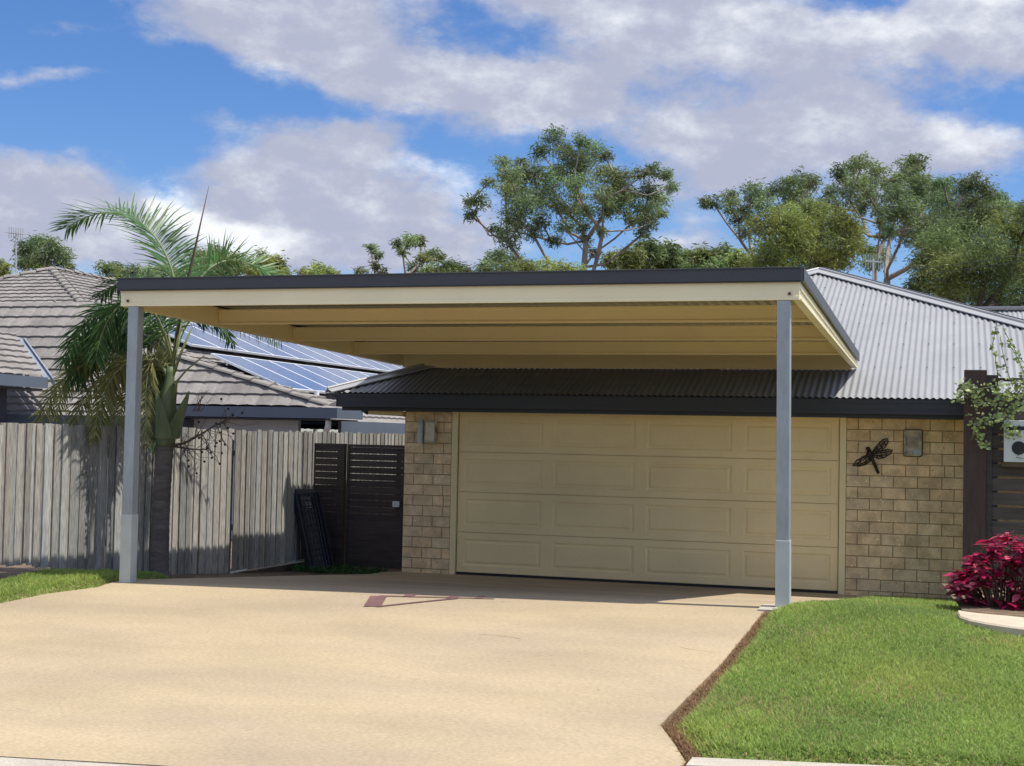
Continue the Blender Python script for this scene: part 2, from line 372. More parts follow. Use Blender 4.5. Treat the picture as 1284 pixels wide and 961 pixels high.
struct(g, 'stuff'); tag(g, 'short green lawn grass either side of the driveway', 'grass')
# dry clippings in the strip between driveway and lawn
n = 9000; pts = []
seg = [RE[0], rD, rC, rB, rA]
V = []; F = []; T = []
for i in range(n):
    k = random.randrange(len(seg)-1); t = random.random(); a = seg[k]; b = seg[k+1]
    x = a[0]+(b[0]-a[0])*t+rn(.005, .095); y = a[1]+(b[1]-a[1])*t+rn(-.03, .03); z = float(h_raw(x, y))+rn(-.005, .025)
    q = rn(0, 6.28); L = rn(.008, .03); u = np.array([math.cos(q)*L, math.sin(q)*L, rn(-.01, .015)]); w = np.array([-math.sin(q), math.cos(q), 0])*.002
    P = np.array([x, y, z]); o = len(V); V += [P-w, P+w, P+u+w, P+u-w]; F.append((o, o+1, o+2, o+3)); s = rn(.5, 1.2); T += [(s*1.15, s*.55, s*1.1)]*4
struct(tag(np_obj('dry_clippings', np.array(V), np.array(F), 'grass', tone=np.array(T)), 'dry brown grass clippings along the driveway edge beside the lawn', 'clippings'), 'stuff')

# ------------------------------------------------------------------ sheets clipped to a roof polygon
def roof_sheet(poly, U, profile, rows=None, thick=.0):
    """poly: 3-D convex corners of a plane (first edge = eave, along U). Returns MB of profiled sheet clipped to it."""
    P = [Vector(p) for p in poly]; U = Vector(U).normalized()
    nrm = (P[1]-P[0]).cross(P[2]-P[0]).normalized()
    if nrm.z < 0: nrm = -nrm
    Vv = nrm.cross(U).normalized()
    if Vv.z < 0: Vv = -Vv
    if abs(Vv.z) < 1e-3 and Vv.y < 0: Vv = -Vv
    O = P[0]; uv = [((p-O).dot(U), (p-O).dot(Vv)) for p in P]
    u0, u1 = min(a[0] for a in uv), max(a[0] for a in uv); v0, v1 = min(a[1] for a in uv), max(a[1] for a in uv)
    us, vs_n = profile(u0, u1, v0, v1)          # lists of u and (v, function n(u))
    bm = bmesh.new(); G = []; cl = bm.verts.layers.float_color.new('tone')
    for (v, nf, tf) in vs_n:
        row = []
        for u in us:
            w = bm.verts.new((u, v, nf(u))); t = tf(u, v); w[cl] = (t, t, t, 1); row.append(w)
        G.append(row)
    for j in range(len(G)-1):
        for i in range(len(us)-1): bm.faces.new((G[j][i], G[j][i+1], G[j+1][i+1], G[j+1][i]))
    cu = sum(a[0] for a in uv)/len(uv); cv = sum(a[1] for a in uv)/len(uv)
    for i in range(len(uv)):
        a = uv[i]; b = uv[(i+1) % len(uv)]; nx, ny = b[1]-a[1], a[0]-b[0]
        if (cu-a[0])*nx+(cv-a[1])*ny > 0: nx, ny = -nx, -ny
        bmesh.ops.bisect_plane(bm, geom=bm.verts[:]+bm.edges[:]+bm.faces[:], plane_co=(a[0], a[1], 0), plane_no=(nx, ny, 0), clear_outer=True)
    mb = MB(); idx = {}
    for i, v in enumerate(bm.verts):
        idx[v] = i; q = O+U*v.co.x+Vv*v.co.y+nrm*v.co.z; mb.v.append(tuple(q)); c = v[cl]; mb.t.append((c[0], c[1], c[2]))
    for f in bm.faces: mb.f.append(tuple(idx[v] for v in f.verts))
    bm.free(); return mb
def corr_profile(pitch, amp, sub=8, tones=False):
    def pf(u0, u1, v0, v1):
        us = list(np.arange(math.floor(u0/pitch)*pitch, u1+pitch, pitch/sub)); nf = lambda u: amp*math.cos(2*math.pi*u/pitch)
        return us, [(v0-.01, nf, lambda u, v: 1), (v1+.01, nf, lambda u, v: 1)]
    return pf
def trim_profile(pitch, rib_w, rib_h):
    def pf(u0, u1, v0, v1):
        us = []; k = math.floor(u0/pitch)
        while k*pitch < u1+pitch:
            b = k*pitch; us += [b, b+rib_w*.25, b+rib_w*.75, b+rib_w]; k += 1
        def nf(u):
            t = (u+1e-6) % pitch
            return rib_h if rib_w*.2 < t < rib_w*.8 else 0
        return us, [(v0-.01, nf, lambda u, v: 1), (v1+.01, nf, lambda u, v: 1)]
    return pf
def tile_profile(course=.325, step=.05):
    def pf(u0, u1, v0, v1):
        us = list(np.arange(math.floor(u0/step)*step, u1+step, step)); rows = []
        tonec = {}
        def tone(u, v, c):
            key = (int(math.floor((u+.15*(c % 2))/.30)), c)
            if key not in tonec: tonec[key] = rn(.86, 1.12)
            return tonec[key]
        k = 0
        while v0+k*course < v1+course:
            ph = 0
            wav = lambda u, ph=ph: .014*abs(math.sin(math.pi*(u+ph)/.30))**.6
            b = v0+k*course
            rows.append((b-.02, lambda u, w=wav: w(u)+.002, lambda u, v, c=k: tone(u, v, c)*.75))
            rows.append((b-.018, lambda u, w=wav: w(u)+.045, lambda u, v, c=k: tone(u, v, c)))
            rows.append((b+course-.022, lambda u, w=wav: w(u)+.012, lambda u, v, c=k: tone(u, v, c)))
            k += 1
        return us, rows
    return pf
def ridge_caps(mb, a, b, r=.12, seg=.42, flat=.55):
    a = Vector(a); b = Vector(b); d = b-a; L = d.length; n = max(1, int(L/seg)); d.normalize(); side = d.cross(Vector((0, 0, 1))).normalized(); up = side.cross(d).normalized()
    for i in range(n):
        s0 = a+d*(L*i/n); s1 = a+d*(L*(i+1)/n+.03); r0 = r*1.12; r1 = r*.92
        lift0, lift1 = .03, .012; vs = []; K = 6; tn = rn(.85, 1.1)
        for (s_, rr, lf) in ((s0, r0, lift0), (s1, r1, lift1)):
            for k in range(K+1):
                t = math.pi*k/K; vs.append(s_+side*math.cos(t)*rr+up*(math.sin(t)*rr*flat+lf-.05))
        fs = [(k, k+1, K+2+k, K+1+k) for k in range(K)]+[tuple(range(K+1))]
        mb.add(vs, fs, (tn, tn, tn))

# ------------------------------------------------------------------ carport
X0, Y0, W, D = -.974, -6.334, 5.94, 6.664; ZF, ZB = 2.889, 2.722
X1 = X0+W; YB = Y0+D
zt = lambda y: ZF+(ZB-ZF)*(y-Y0)/D          # underside of the outer beams
cp = thing('carport', (X0+W/2, Y0+D/2, .42), 'freestanding flat roof carport with cream beams, charcoal capping and two steel posts', 'carport')
def beamx(name, y, t, z0, z1, m, xa=X0, xb=X1, lip=True):
    mb = MB(); mb.box((xa, y, z0), (xb, y+t, z1))
    if lip:
        mb.box((xa, y-.012, z0-.004), (xb, y-.0005, z0+.018)); mb.box((xa, y-.012, z1-.018), (xb, y-.0005, z1+.004))
    return mesh_obj(name, mb, m, cp, bevel=.003)
fb = MB(); fb.box((X0, Y0, ZF), (X1, Y0+.055, ZF+.19)); fb.box((X0+.001, Y0-.006, ZF-.003), (X1-.001, Y0-.0005, ZF+.028))
FB = mesh_obj('front_beam', fb, 'cream_lit', cp, bevel=.003)
for bx_ in (X0+.075, X1-.075):
    b_ = MB(); b_.tube([(bx_, Y0-.016, ZF+.045), (bx_, Y0-.005, ZF+.045)], .013, 6); mesh_obj('bolt', b_, 'bolt', FB)
c_ = MB(); c_.box((X0-.02, Y0-.035, ZF+.142), (X1+.02, Y0-.002, ZF+.245)); c_.box((X0-.02, Y0-.001, ZF+.235), (X1+.02, Y0+.16, ZF+.247))
c_.box((X0-.02, Y0-.045, ZF+.236), (X1+.02, Y0-.036, ZF+.247)); c_.box((X0-.02, Y0-.028, ZF+.132), (X1+.02, Y0-.012, ZF+.1415))
mesh_obj('front_capping', c_, 'cap', cp, bevel=.002)
for s, xo, xi in ((-1, X0, X0+.055), (1, X1-.055, X1)):
    a = MB(); h0 = .19; h1 = .165
    ya, yb = Y0+.056, YB
    a.hexa([(xo if s < 0 else xi, 0, 0)]*0 or [(xo, ya, zt(ya)), (xi, ya, zt(ya)), (xi, yb, zt(yb)), (xo, yb, zt(yb)), (xo, ya, zt(ya)+h0), (xi, ya, zt(ya)+h0), (xi, yb, zt(yb)+h1), (xo, yb, zt(yb)+h1)])
    fx0, fx1 = (xo-.012, xo-.0005) if s < 0 else (xi+.0005, xi+.012)
    for (zo, zh) in ((-.003, .02), (.075, .012)):
        a.hexa([(fx0, ya, zt(ya)+zo), (fx1, ya, zt(ya)+zo), (fx1, yb, zt(yb)+zo*.6), (fx0, yb, zt(yb)+zo*.6), (fx0, ya, zt(ya)+zo+zh), (fx1, ya, zt(ya)+zo+zh), (fx1, yb, zt(yb)+zo*.6+zh), (fx0, yb, zt(yb)+zo*.6+zh)])
    mesh_obj('side_beam', a, 'cream_lit' if s > 0 else 'cream', cp, bevel=.002)
    c2_ = MB(); ca, cb = (X0-.02, X0-.001) if s < 0 else (X1+.001, X1+.02)
    y_a, y_b = Y0-.0019, YB+.03
    g0, g1 = .142, .085; k0, k1 = .245, .185
    if s > 0: ca += .012; cb += .014
    else: ca -= .014; cb -= .012
    c2_.hexa([(ca, y_a, zt(y_a)+g0), (cb, y_a, zt(y_a)+g0), (cb, y_b, zt(y_b)+g1), (ca, y_b, zt(y_b)+g1), (ca, y_a, zt(y_a)+k0), (cb, y_a, zt(y_a)+k0), (cb, y_b, zt(y_b)+k1), (ca, y_b, zt(y_b)+k1)])
    ta, tb_ = (cb+.0005, cb+.09) if s < 0 else (ca-.09, ca-.0005)
    c2_.hexa([(ta, y_a+.165, zt(y_a)+k0-.012), (tb_, y_a+.165, zt(y_a)+k0-.012), (tb_, y_b, zt(y_b)+k1-.012), (ta, y_b, zt(y_b)+k1-.012), (ta, y_a+.165, zt(y_a)+k0), (tb_, y_a+.165, zt(y_a)+k0), (tb_, y_b, zt(y_b)+k1), (ta, y_b, zt(y_b)+k1)])
    mesh_obj('side_capping', c2_, 'cap', cp, bevel=.002)
for i in (1, 2, 3):
    y = Y0+D*i/4-.03; z = zt(y)+.012; a = MB(); top = z+.150
    a.box((X0+.058, y, z), (X1-.058, y+.05, top)); a.box((X0+.058, y-.012, z-.002), (X1-.058, y-.0005, z+.02)); a.box((X0+.058, y-.012, top-.022), (X1-.058, y-.0005, top-.002))
    mesh_obj('purlin', a, 'cream', cp, bevel=.002)
a = MB(); y = YB-.055; z = zt(YB)-.024
a.box((X0+.056, y, z), (X1-.056, y+.05, z+.200)); a.box((X0+.056, y-.012, z-.001), (X1-.056, y-.0005, z+.018))
mesh_obj('rear_beam', a, 'cream', cp, bevel=.002)
zs = lambda y: zt(y)+.196 if y < 0 else zt(y)+.196
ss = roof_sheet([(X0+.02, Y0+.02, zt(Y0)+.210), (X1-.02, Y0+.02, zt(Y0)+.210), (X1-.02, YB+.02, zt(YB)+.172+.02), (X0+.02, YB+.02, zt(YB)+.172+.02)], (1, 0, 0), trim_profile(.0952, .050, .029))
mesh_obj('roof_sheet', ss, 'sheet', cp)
# posts
def post(xc, y, zg, dxb, sl):
    a = MB(); w = .05; t = ZF-.002
    zs_ = sl; f = (t-zs_)/(t-zg)
    P = lambda x, z: [(x-w, y, z), (x+w, y, z), (x+w, y+2*w, z), (x-w, y+2*w, z)]
    a.hexa(P(xc+dxb, zg)+P(xc, t)); p = mesh_obj('post', a, 'galv', cp, bevel=.006)
    b = MB(); w2 = .054; P2 = lambda x, z: [(x-w2, y-.004, z), (x+w2, y-.004, z), (x+w2, y+.104, z), (x-w2, y+.104, z)]
    b.hexa(P2(xc+dxb, zg-.05)+P2(xc+dxb*f, zs_)); mesh_obj('base_sleeve', b, 'sleeve', p, bevel=.003)
PLX, PRX = X0+.125, X1-.12
post(PLX, Y0-.0, float(h(PLX, Y0))-.02, .0, float(h(PLX, Y0))+.62)
post(PRX, Y0-.0, float(h(PRX, Y0))-.02, .022, float(h(PRX, Y0))+.54)
pad = poly_sheet('post_footing', [(4.70, -6.47), (4.99, -6.49), (4.97, -6.1), (4.70, -6.12)], .035, 'kerb', .2, .06); struct(pad)
# standoff brackets that carry the carport's rear beam over the roof
hz = lambda y: 2.33+.3797*(y+.65)
for xb in (X0+.30, 1.55, 3.2):
    b = MB(); y = YB+.09
    b.box((xb-.035, y-.03, hz(y)-.02), (xb+.035, y+.03, ZB+.10)); b.box((xb-.09, y-.12, hz(y)-.0), (xb+.09, y+.12, hz(y)+.025))
    mesh_obj('roof_bracket', b, 'galv', cp)

# ------------------------------------------------------------------ brick house with the garage
EL, ER, EY, EZ = -1.57, 9.65, -.65, 2.33; TP = .3797; XA = 4.09; HW = (ER-EL)/2; AY = EY+HW; AZ = EZ+TP*HW
hs = thing('brick_house', (4.0, 5, 0), 'tan brick house with cream garage door under a light grey corrugated hip roof', 'house')
cor = corr_profile(.076, .0095, 6)
RF = roof_sheet([(EL, EY, EZ), (ER, EY, EZ), (XA, AY, AZ)], (1, 0, 0), cor)
BACK = 24
for pl_, U in (([(EL, EY, EZ), (XA, AY, AZ), (XA, BACK, AZ), (EL, BACK, EZ)], (0, 1, 0)), ([(ER, EY, EZ), (ER, BACK, EZ), (XA, BACK, AZ), (XA, AY, AZ)], (0, 1, 0))):
    q = roof_sheet(pl_, U, cor); o_ = len(RF.v); RF.v += q.v; RF.t += q.t; RF.f += [tuple(i+o_ for i in f) for f in q.f]
# screws on the sheeting
NSM = len(RF.f); scw = RF
for kk in range(1, 8):
    y = EY+.12+kk*.9; z = EZ+TP*(y-EY)+.016; xl = EL+(y-EY); xr = ER-(y-EY)
    x = math.ceil(xl/.152)*.152-EL % .152-.038
    i = 0
    while x < xr:
        if xl < x-.1 and x+.1 < xr and i % 2 == 0: scw.box((x-.008, y-.008, z), (x+.008, y+.008, z+.008), (.12, .12, .12))
        x += .152; i += 1

ROOF = mesh_obj('roof', RF, 'corr', hs)
for p_ in ROOF.data.polygons: p_.use_smooth = p_.index < NSM
rc = MB(); rk = MB()
def flash(a, b, w=.13):
    a = Vector(a); b = Vector(b); d = (b-a).normalized(); s = d.cross(Vector((0, 0, 1))).normalized(); up = s.cross(d).normalized()
    if up.z < 0: up = -up
    dn = .20*w
    for sg in (1, -1):
        p = [a+up*.045, b+up*.045, b+s*sg*w+up*(.03-dn), a+s*sg*w+up*(.03-dn)]
        rc.hexa([x-up*.012 for x in p]+p)
    rc.tube([a+up*.05, b+up*.05], .02, 8)
ap = (XA, AY, AZ)
flash((EL, EY, EZ), ap); flash((ER, EY, EZ), ap); flash(ap, (XA, BACK, AZ))
mesh_obj('ridge_flashing', rc, 'corr_cap', ROOF)
# dark far lip along the right hand hip, as seen against the trees
rk.bar(Vector(ap)+Vector((.06, .10, .065)), Vector((ER, EY, EZ))+Vector((.06, .10, .065)), .05, .03); mesh_obj('ridge_edge', rk, 'corr_edge', ROOF)
# rear wing roof seen above the right hand hip
rw = roof_sheet([(4.5, 9-4.2, 4.22-4.2*TP), (24, 9-4.2, 4.22-4.2*TP), (24, 9, 4.22), (4.5, 9, 4.22)], (1, 0, 0), cor)
mesh_obj('rear_roof', rw, 'corr', hs, smooth=True)
r2 = MB(); r2.bar((4.5, 9, 4.25), (24, 9, 4.25), .3, .02); r2.bar((4.5, 9.1, 4.275), (24, 9.1, 4.275), .05, .03); mesh_obj('ridge_flashing', r2, 'corr_cap', hs)
# gutter and fascia
gm = MB()
gm.box((EL+.14, EY-.01, 2.145), (ER-.14, EY+.014, 2.30)); gm.box((EL+.14, EY-.02, 2.275), (ER-.14, EY-.0105, 2.312)); gm.box((EL+.14, EY+.0145, 2.15), (ER-.14, EY+.12, 2.16))
gm.box((EL+.14, EY-.016, 2.19), (ER-.14, EY-.0105, 2.20))
mesh_obj('gutter', gm, 'gutter', hs)
gl = MB(); gl.box((EL+.12, EY-.015, 2.145), (EL+.139, BACK, 2.31)); gl.box((EL-.02, EY+.15, 2.25), (EL+.119, BACK, 2.262)); gl.hexa([(EL-.02, EY-.03, 2.283), (EL+.16, EY-.03, 2.283), (EL+.16, EY+.1, 2.283), (EL-.02, EY+.1, 2.283), (EL-.02, EY-.03, 2.318), (EL+.16, EY-.03, 2.318), (EL+.16, EY+.1, 2.318), (EL-.02, EY+.1, 2.318)])
mesh_obj('side_gutter', gl, 'gutter', hs)
fm = MB(); fm.box((EL+.14, EY+.13, 2.10), (ER-.14, EY+.15, 2.36)); mesh_obj('fascia', fm, 'gutter', hs)
sm = MB(); sm.box((EL+.16, EY+.152, 2.205), (ER-.16, .10, 2.215)); sm.box((EL+.16, .102, 2.205), (-.75, BACK, 2.215)); mesh_obj('soffit', sm, 'doorframe', hs)
# downpipe elbow under the left eave
dp = MB(); dp.tube([(-1.20, -.33, 2.20), (-1.20, -.33, 2.12), (-1.14, -.33, 2.095)], .05, 10); mesh_obj('gutter_outlet', dp, 'gutter', hs)
dp = MB(); dp.tube([(-1.15, -.33, 2.09), (-.78, -.10, 2.075), (-.78, .10, 2.07)], .035, 10); mesh_obj('downpipe', dp, 'doorframe', hs)

# brickwork: individual bricks laid proud of the mortar
def brick_wall(x0, x1, z0, z1, y, name, seed, BW=.272, BH=.1355, half_left=True):
    r = random.Random(seed); mo = MB(); mo.box((x0, y, z0), (x1, y+.10, z1)); wall = mesh_obj(name, mo, 'mortar', hs)
    bk = MB(); k = 0; z = z0
    m = .0035
    while z < z1-.01:
        x = x0-(BW/2 if k % 2 else 0)-(.0 if k % 3 else .0); zt_ = min(z+BH, z1)
        while x < x1:
            a, b = max(x, x0), min(x+BW, x1); x += BW
            if b-a < .02: continue
            cuts = [a, b]
            if r.random() < .05 and b-a > .2: cuts = [a, a+(b-a)*r.choice((.45, .6)), b]
            for c0, c1 in zip(cuts[:-1], cuts[1:]):
                d = r.uniform(.007, .011); t = r.uniform(.90, 1.10); w = r.uniform(-.04, .04); e = .004
                A = (c0+m, z+m); B = (c1-m, zt_-m)
                j = [r.uniform(-.0015, .0015) for _ in range(4)]
                vs = [(A[0], y, A[1]), (B[0], y, A[1]), (B[0], y, B[1]), (A[0], y, B[1]),
                      (A[0]+e, y-d, A[1]+e+j[0]), (B[0]-e, y-d+j[1], A[1]+e), (B[0]-e, y-d, B[1]-e+j[2]), (A[0]+e, y-d+j[3], B[1]-e)]
                bk.add(vs, [(4, 5, 6, 7), (0, 1, 5, 4), (1, 2, 6, 5), (2, 3, 7, 6), (3, 0, 4, 7)], (t*(1+w), t, t*(1-w)))
        z += BH; k += 1
    for _ in range(int((x1-x0)*42)):
        cx_, cz_ = r.uniform(x0+.03, x1-.03), r.uniform(z0+.1, z1-.05); a0 = r.uniform(0, 6.28); rr = r.uniform(.012, .03); dark = r.random() < .22; tn = (.42, .38, .36) if dark else (1.8, 1.85, 2.0)
        n_ = 5; w_ = r.uniform(.0025, .006); vs = []
        for q in range(n_+1):
            t = a0+q*.28; 
            for rad_ in (rr-w_*math.sin(math.pi*q/n_), rr+w_*math.sin(math.pi*q/n_)): vs.append((cx_+math.cos(t)*rad_, y-.0125, cz_+math.sin(t)*rad_))
        bk.add(vs, [(2*q, 2*q+1, 2*q+3, 2*q+2) for q in range(n_)], tn)
    mesh_obj('brickwork', bk, 'brick', wall); return wall
brick_wall(-.74, -.085, -.06, 2.203, -.05, 'wall', 3)
brick_wall(4.885, 6.30, -.06, 2.203, -.05, 'wall', 5)
wm = MB(); wm.box((-.74, .052, -.06), (-.64, 12, 2.2)); wm.box((6.2, .06, -.06), (6.3, 12, 2.2)); wm.box((6.31, 3.0, -.06), (9.2, 3.1, 2.2)); wm.box((-.63, 11.9, 0), (6.19, 12, 2.2)); mesh_obj('wall', wm, 'brick', hs)
# door frame
dfm = MB(); y = -.06
dfm.box((-.084, y, -.02), (-.008, y+.12, 2.203)); dfm.box((4.808, y, -.02), (4.884, y+.12, 2.203)); dfm.box((-.0075, y+.002, 2.125), (4.8075, y+.12, 2.203))
dfm.box((-.0075, y+.03, 2.09), (4.8075, y+.12, 2.1245))
mesh_obj('door_frame', dfm, 'doorframe', hs, bevel=.004)
# sectional door with pressed panels
gd = thing('garage_door_pivot', (0, 0, 0), 'x', 'x'); bpy.data.objects.remove(gd)
dr = MB(); dr.box((.0, .012, .012), (4.80, .014+.03, .022)); 
base = MB(); base.box((0, .03, .02), (4.8, .05, 2.1)); GD = mesh_obj('garage_door', base, 'door', hs)
seal = MB(); seal.box((.01, -.03, -.012), (4.79, .045, .052)); mesh_obj('bottom_seal', seal, 'rubber', GD)
SH = 2.06/4
for k in range(4):
    z0 = .056+k*SH; z1 = z0+SH-.006; s = MB(); yf = -.020
    cols = [(i*1.2, (i+1)*1.2) for i in range(4)]
    for (a, b) in cols:
        a = max(a, .003); b = min(b, 4.797)
        ia, ib = a+.075, b-.075
        if a < .01: ia = .09
        if b > 4.79: ib = 4.71
        iz0, iz1 = z0+.085, z1-.085
        rings = [(a, b, z0, z1, yf), (ia, ib, iz0, iz1, yf), (ia+.014, ib-.014, iz0+.014, iz1-.014, yf+.011), (ia+.034, ib-.034, iz0+.034, iz1-.034, yf+.011), (ia+.052, ib-.052, iz0+.052, iz1-.052, yf+.001)]
        vs = []
        for (p, q, r_, t_, yy) in rings: vs += [(p, yy, r_), (q, yy, r_), (q, yy, t_), (p, yy, t_)]
        fs = []
        for i in range(len(rings)-1):
            for j in range(4): fs.append((i*4+j, i*4+(j+1) % 4, i*4+4+(j+1) % 4, i*4+4+j))
        fs.append((16, 17, 18, 19)); s.add(vs, fs)
    for zz in (z0, z1): s.add([(.003, yf, zz), (4.797, yf, zz), (4.797, .03, zz), (.003, .03, zz)], [(0, 1, 2, 3)])
    mesh_obj('door_section', s, 'door', GD)

# wall lights
def wall_light(cx, cz, w, hh, label, face):
    y = -.058; r = thing('wall_light', (cx, y, cz), label, 'wall light', 'bunker lights on the brick wall')
    a = MB()
    def rr(x0, x1, z0, z1, ya, yb, rad, mb):
        pts = []
        for (qx, qz, a0) in ((x1-rad, z1-rad, 0), (x0+rad, z1-rad, 90), (x0+rad, z0+rad, 180), (x1-rad, z0+rad, 270)):
            for k in range(5): t = math.radians(a0+k*22.5); pts.append((qx+rad*math.cos(t), qz+rad*math.sin(t)))
        n = len(pts); vs = [(p[0], ya, p[1]) for p in pts]+[(p[0], yb, p[1]) for p in pts]
        mb.add(vs, [tuple(range(n)), tuple(range(2*n-1, n-1, -1))]+[(i, i+n, (i+1) % n+n, (i+1) % n) for i in range(n)])
    rr(cx-w/2-.012, cx+w/2+.012, cz-hh/2-.012, cz+hh/2+.012, y, y-.018, .03, a); mesh_obj('back_plate', a, 'lampdark', r)
    b = MB(); rr(cx-w/2, cx+w/2, cz-hh/2, cz+hh/2, y-.019, y-.07, .03, b); mesh_obj('lamp_glass', b, 'lampglass', r, bevel=.008)
    c = MB()
    c.box((cx-w/2+.0, y-.09, cz+hh/2-.06), (cx+w/2, y-.071, cz+hh/2-.005))
    n_ = 6
    for k in range(n_):
        z = cz+hh/2-.095-k*(hh-.16)/n_; c.box((cx-w/2+.03, y-.088, z), (cx+w/2-.045, y-.071, z+.018))
    c.box((cx-w/2, y-.09, cz-hh/2+.005), (cx-w/2+.028, y-.071, cz+hh/2-.061)); c.box((cx+w/2-.04, y-.09, cz-hh/2+.085), (cx+w/2, y-.071, cz+hh/2-.061))
    c.box((cx-w/2+.0285, y-.09, cz-hh/2+.005), (cx, y-.071, cz-hh/2+.06))
    mesh_obj('louvre_guard', c, 'lampbody', r, bevel=.004)
    if face:
        d = MB(); d.box((cx+.004, y-.085, cz-hh/2+.01), (cx+w/2-.004, y-.071, cz-hh/2+.08)); mesh_obj('sensor', d, 'galv', r, bevel=.004)
    return r
wall_light(5.645, 1.825, .20, .30, 'weathered louvred bunker light on the brick wall beside the dragonfly ornament', True)
def box_light(cx, cz):
    y = -.058; r = thing('wall_light', (cx, y, cz), 'tan box light with side cylinder on the brick pier left of the garage door', 'wall light', 'bunker lights on the brick wall')
    a = MB(); a.box((cx-.03, y-.07, cz-.15), (cx+.14, y, cz+.15)); mesh_obj('lamp_housing', a, 'lampbody', r, bevel=.012)
    c = MB(); c.box((cx-.005, y-.082, cz-.12), (cx+.118, y-.0705, cz+.12)); mesh_obj('lamp_glass', c, 'lampglass', r, bevel=.01)
    b = MB(); b.tube([(cx-.085, y-.05, cz-.15), (cx-.085, y-.05, cz+.13)], .04, 12); b.tube([(cx-.085, y-.05, cz+.131), (cx-.085, y-.05, cz+.16)], .028, 12); b.box((cx-.06, y-.045, cz+.02), (cx-.031, y-.01, cz+.07)); mesh_obj('sensor', b, 'sleeve', r, smooth=False)
box_light(-.415, 1.845)

# dragonfly wall ornament
df = thing('dragonfly_ornament', (5.17, -.07, 1.68), 'dark metal dragonfly ornament with open fretwork wings hung on the tan brick wall', 'wall ornament')
def wp(px, py, Y=-.075): p = atY(px, py, Y); return Vector(p)
b = MB(); b.tube([wp(1090.5, 569), wp(1093.2, 575), wp(1101.6, 594)], [.030, .021, .017], 8)
b.tube([wp(1089, 565), wp(1090, 568), wp(1093, 573)], [.018, .04, .028], 8); mesh_obj('body', b, 'metalart', df, smooth=True)
b = MB(); b.tube([wp(1086.5, 565), wp(1091, 562.5)], [.026, .026], 8); b.tube([wp(1087, 562), wp(1085.8, 560.5)], .006, 5); mesh_obj('head', b, 'metalart', df, smooth=True)
def wing(outline, ribs):
    P = [wp(1050+x*.10125, 530+y*.10125, -.070) for x, y in outline]; m = MB()
    m.tube(P+[P[0]], .008, 5, cap=False)
    for a_, b_ in ribs:
        m.tube([wp(1050+a_[0]*.10125, 530+a_[1]*.10125, -.070), wp(1050+b_[0]*.10125, 530+b_[1]*.10125, -.070)], .0065, 5)
    # fretwork: thin plate pieces near the root
    mesh_obj('wing', m, 'metalart', df)
wing([(440, 355), (490, 290), (560, 215), (620, 200), (628, 240), (600, 290), (550, 345), (480, 375)], [((440, 360), (610, 220)), ((500, 360), (590, 260)), ((520, 270), (560, 330)), ((480, 310), (520, 350)), ((570, 225), (600, 285)), ((450, 368), (560, 300))])
wing([(430, 370), (530, 355), (620, 335), (685, 345), (650, 390), (580, 435), (510, 450), (460, 425)], [((440, 390), (670, 355)), ((450, 410), (620, 400)), ((530, 360), (560, 435)), ((600, 345), (610, 415)), ((470, 375), (500, 440)), ((440, 400), (570, 430))])
wing([(415, 400), (340, 425), (240, 470), (188, 535), (270, 540), (350, 520), (400, 480), (425, 430)], [((415, 410), (200, 530)), ((410, 450), (260, 530)), ((340, 430), (370, 510)), ((270, 465), (300, 530)), ((400, 430), (330, 520)), ((300, 450), (240, 530))])
wing([(415, 385), (360, 405), (300, 432), (290, 440), (345, 435), (410, 408)], [((415, 392), (300, 436)), ((340, 415), (350, 434))])

# ------------------------------------------------------------------ paling fence on the left boundary
fx = -2.21
fence = thing('paling_fence', (fx, -2, .2), 'tall weathered grey timber paling fence along the left boundary', 'fence')
def palings(y0, y1, x, zb, ztop, seed):
    r = random.Random(seed); m = MB(); y = y0; k = 0
    while y < y1:
        w = r.uniform(.068, .088); off = 0 if k % 2 else .016; a = r.uniform(-.004, .004); t = r.uniform(.62, 1.28); q = r.uniform(-.05, .05)
        z0 = zb(y)+r.uniform(-.015, .01); z1 = ztop(y)+r.uniform(-.014, .014); tw = r.uniform(-.006, .006)
        xa = x+off; yy = y-.012
        m.hexa([(xa-.013, yy, z0), (xa, yy, z0), (xa+tw, yy+w+.012, z0), (xa-.013+tw, yy+w+.012, z0), (xa-.013+a, yy, z1), (xa+a, yy, z1), (xa+tw+a, yy+w+.012, z1), (xa-.013+tw+a, yy+w+.012, z1)], (t*(1+q), t, t*(1-q)))
        y += w-.006+(.012 if r.random() < .12 else 0); k += 1
    return m
zbL = lambda y: float(np.interp(y, [-12, -6.3, -5.9, -5.0, -4.4, -3.0, -2], [.55, .53, .52, .33, .26, .10, .10]))
P1 = mesh_obj('paling_panel', palings(-10.5, -2.0, fx, zbL, lambda y: 1.825, 4), 'paling', fence)
P2 = mesh_obj('paling_panel', palings(-1.995, 10.5, fx+.055, lambda y: float(np.interp(y, [-2, 0, 1], [.13, .10, .10])), lambda y: 1.815, 9), 'paling', fence)
rl = MB()
for z in (.6, 1.5): rl.box((fx-.065, -10.4, z), (fx-.018, 10.4, z+.07))
mesh_obj('rail', rl, 'plinth', fence)
pb = MB()
for ya, yb in ((-3.6, -1.2), (-1.19, .15)):
    pb.hexa([(fx-.03, ya, float(h(fx, ya))-.1), (fx+.03, ya, float(h(fx, ya))-.1), (fx+.03, yb, float(h(fx, yb))-.1), (fx-.03, yb, float(h(fx, yb))-.1), (fx-.03, ya, zbL(ya)-.02), (fx+.03, ya, zbL(ya)-.02), (fx+.03, yb, .075), (fx-.03, yb, .075)])
mesh_obj('plinth_board', pb, 'plinth', fence)
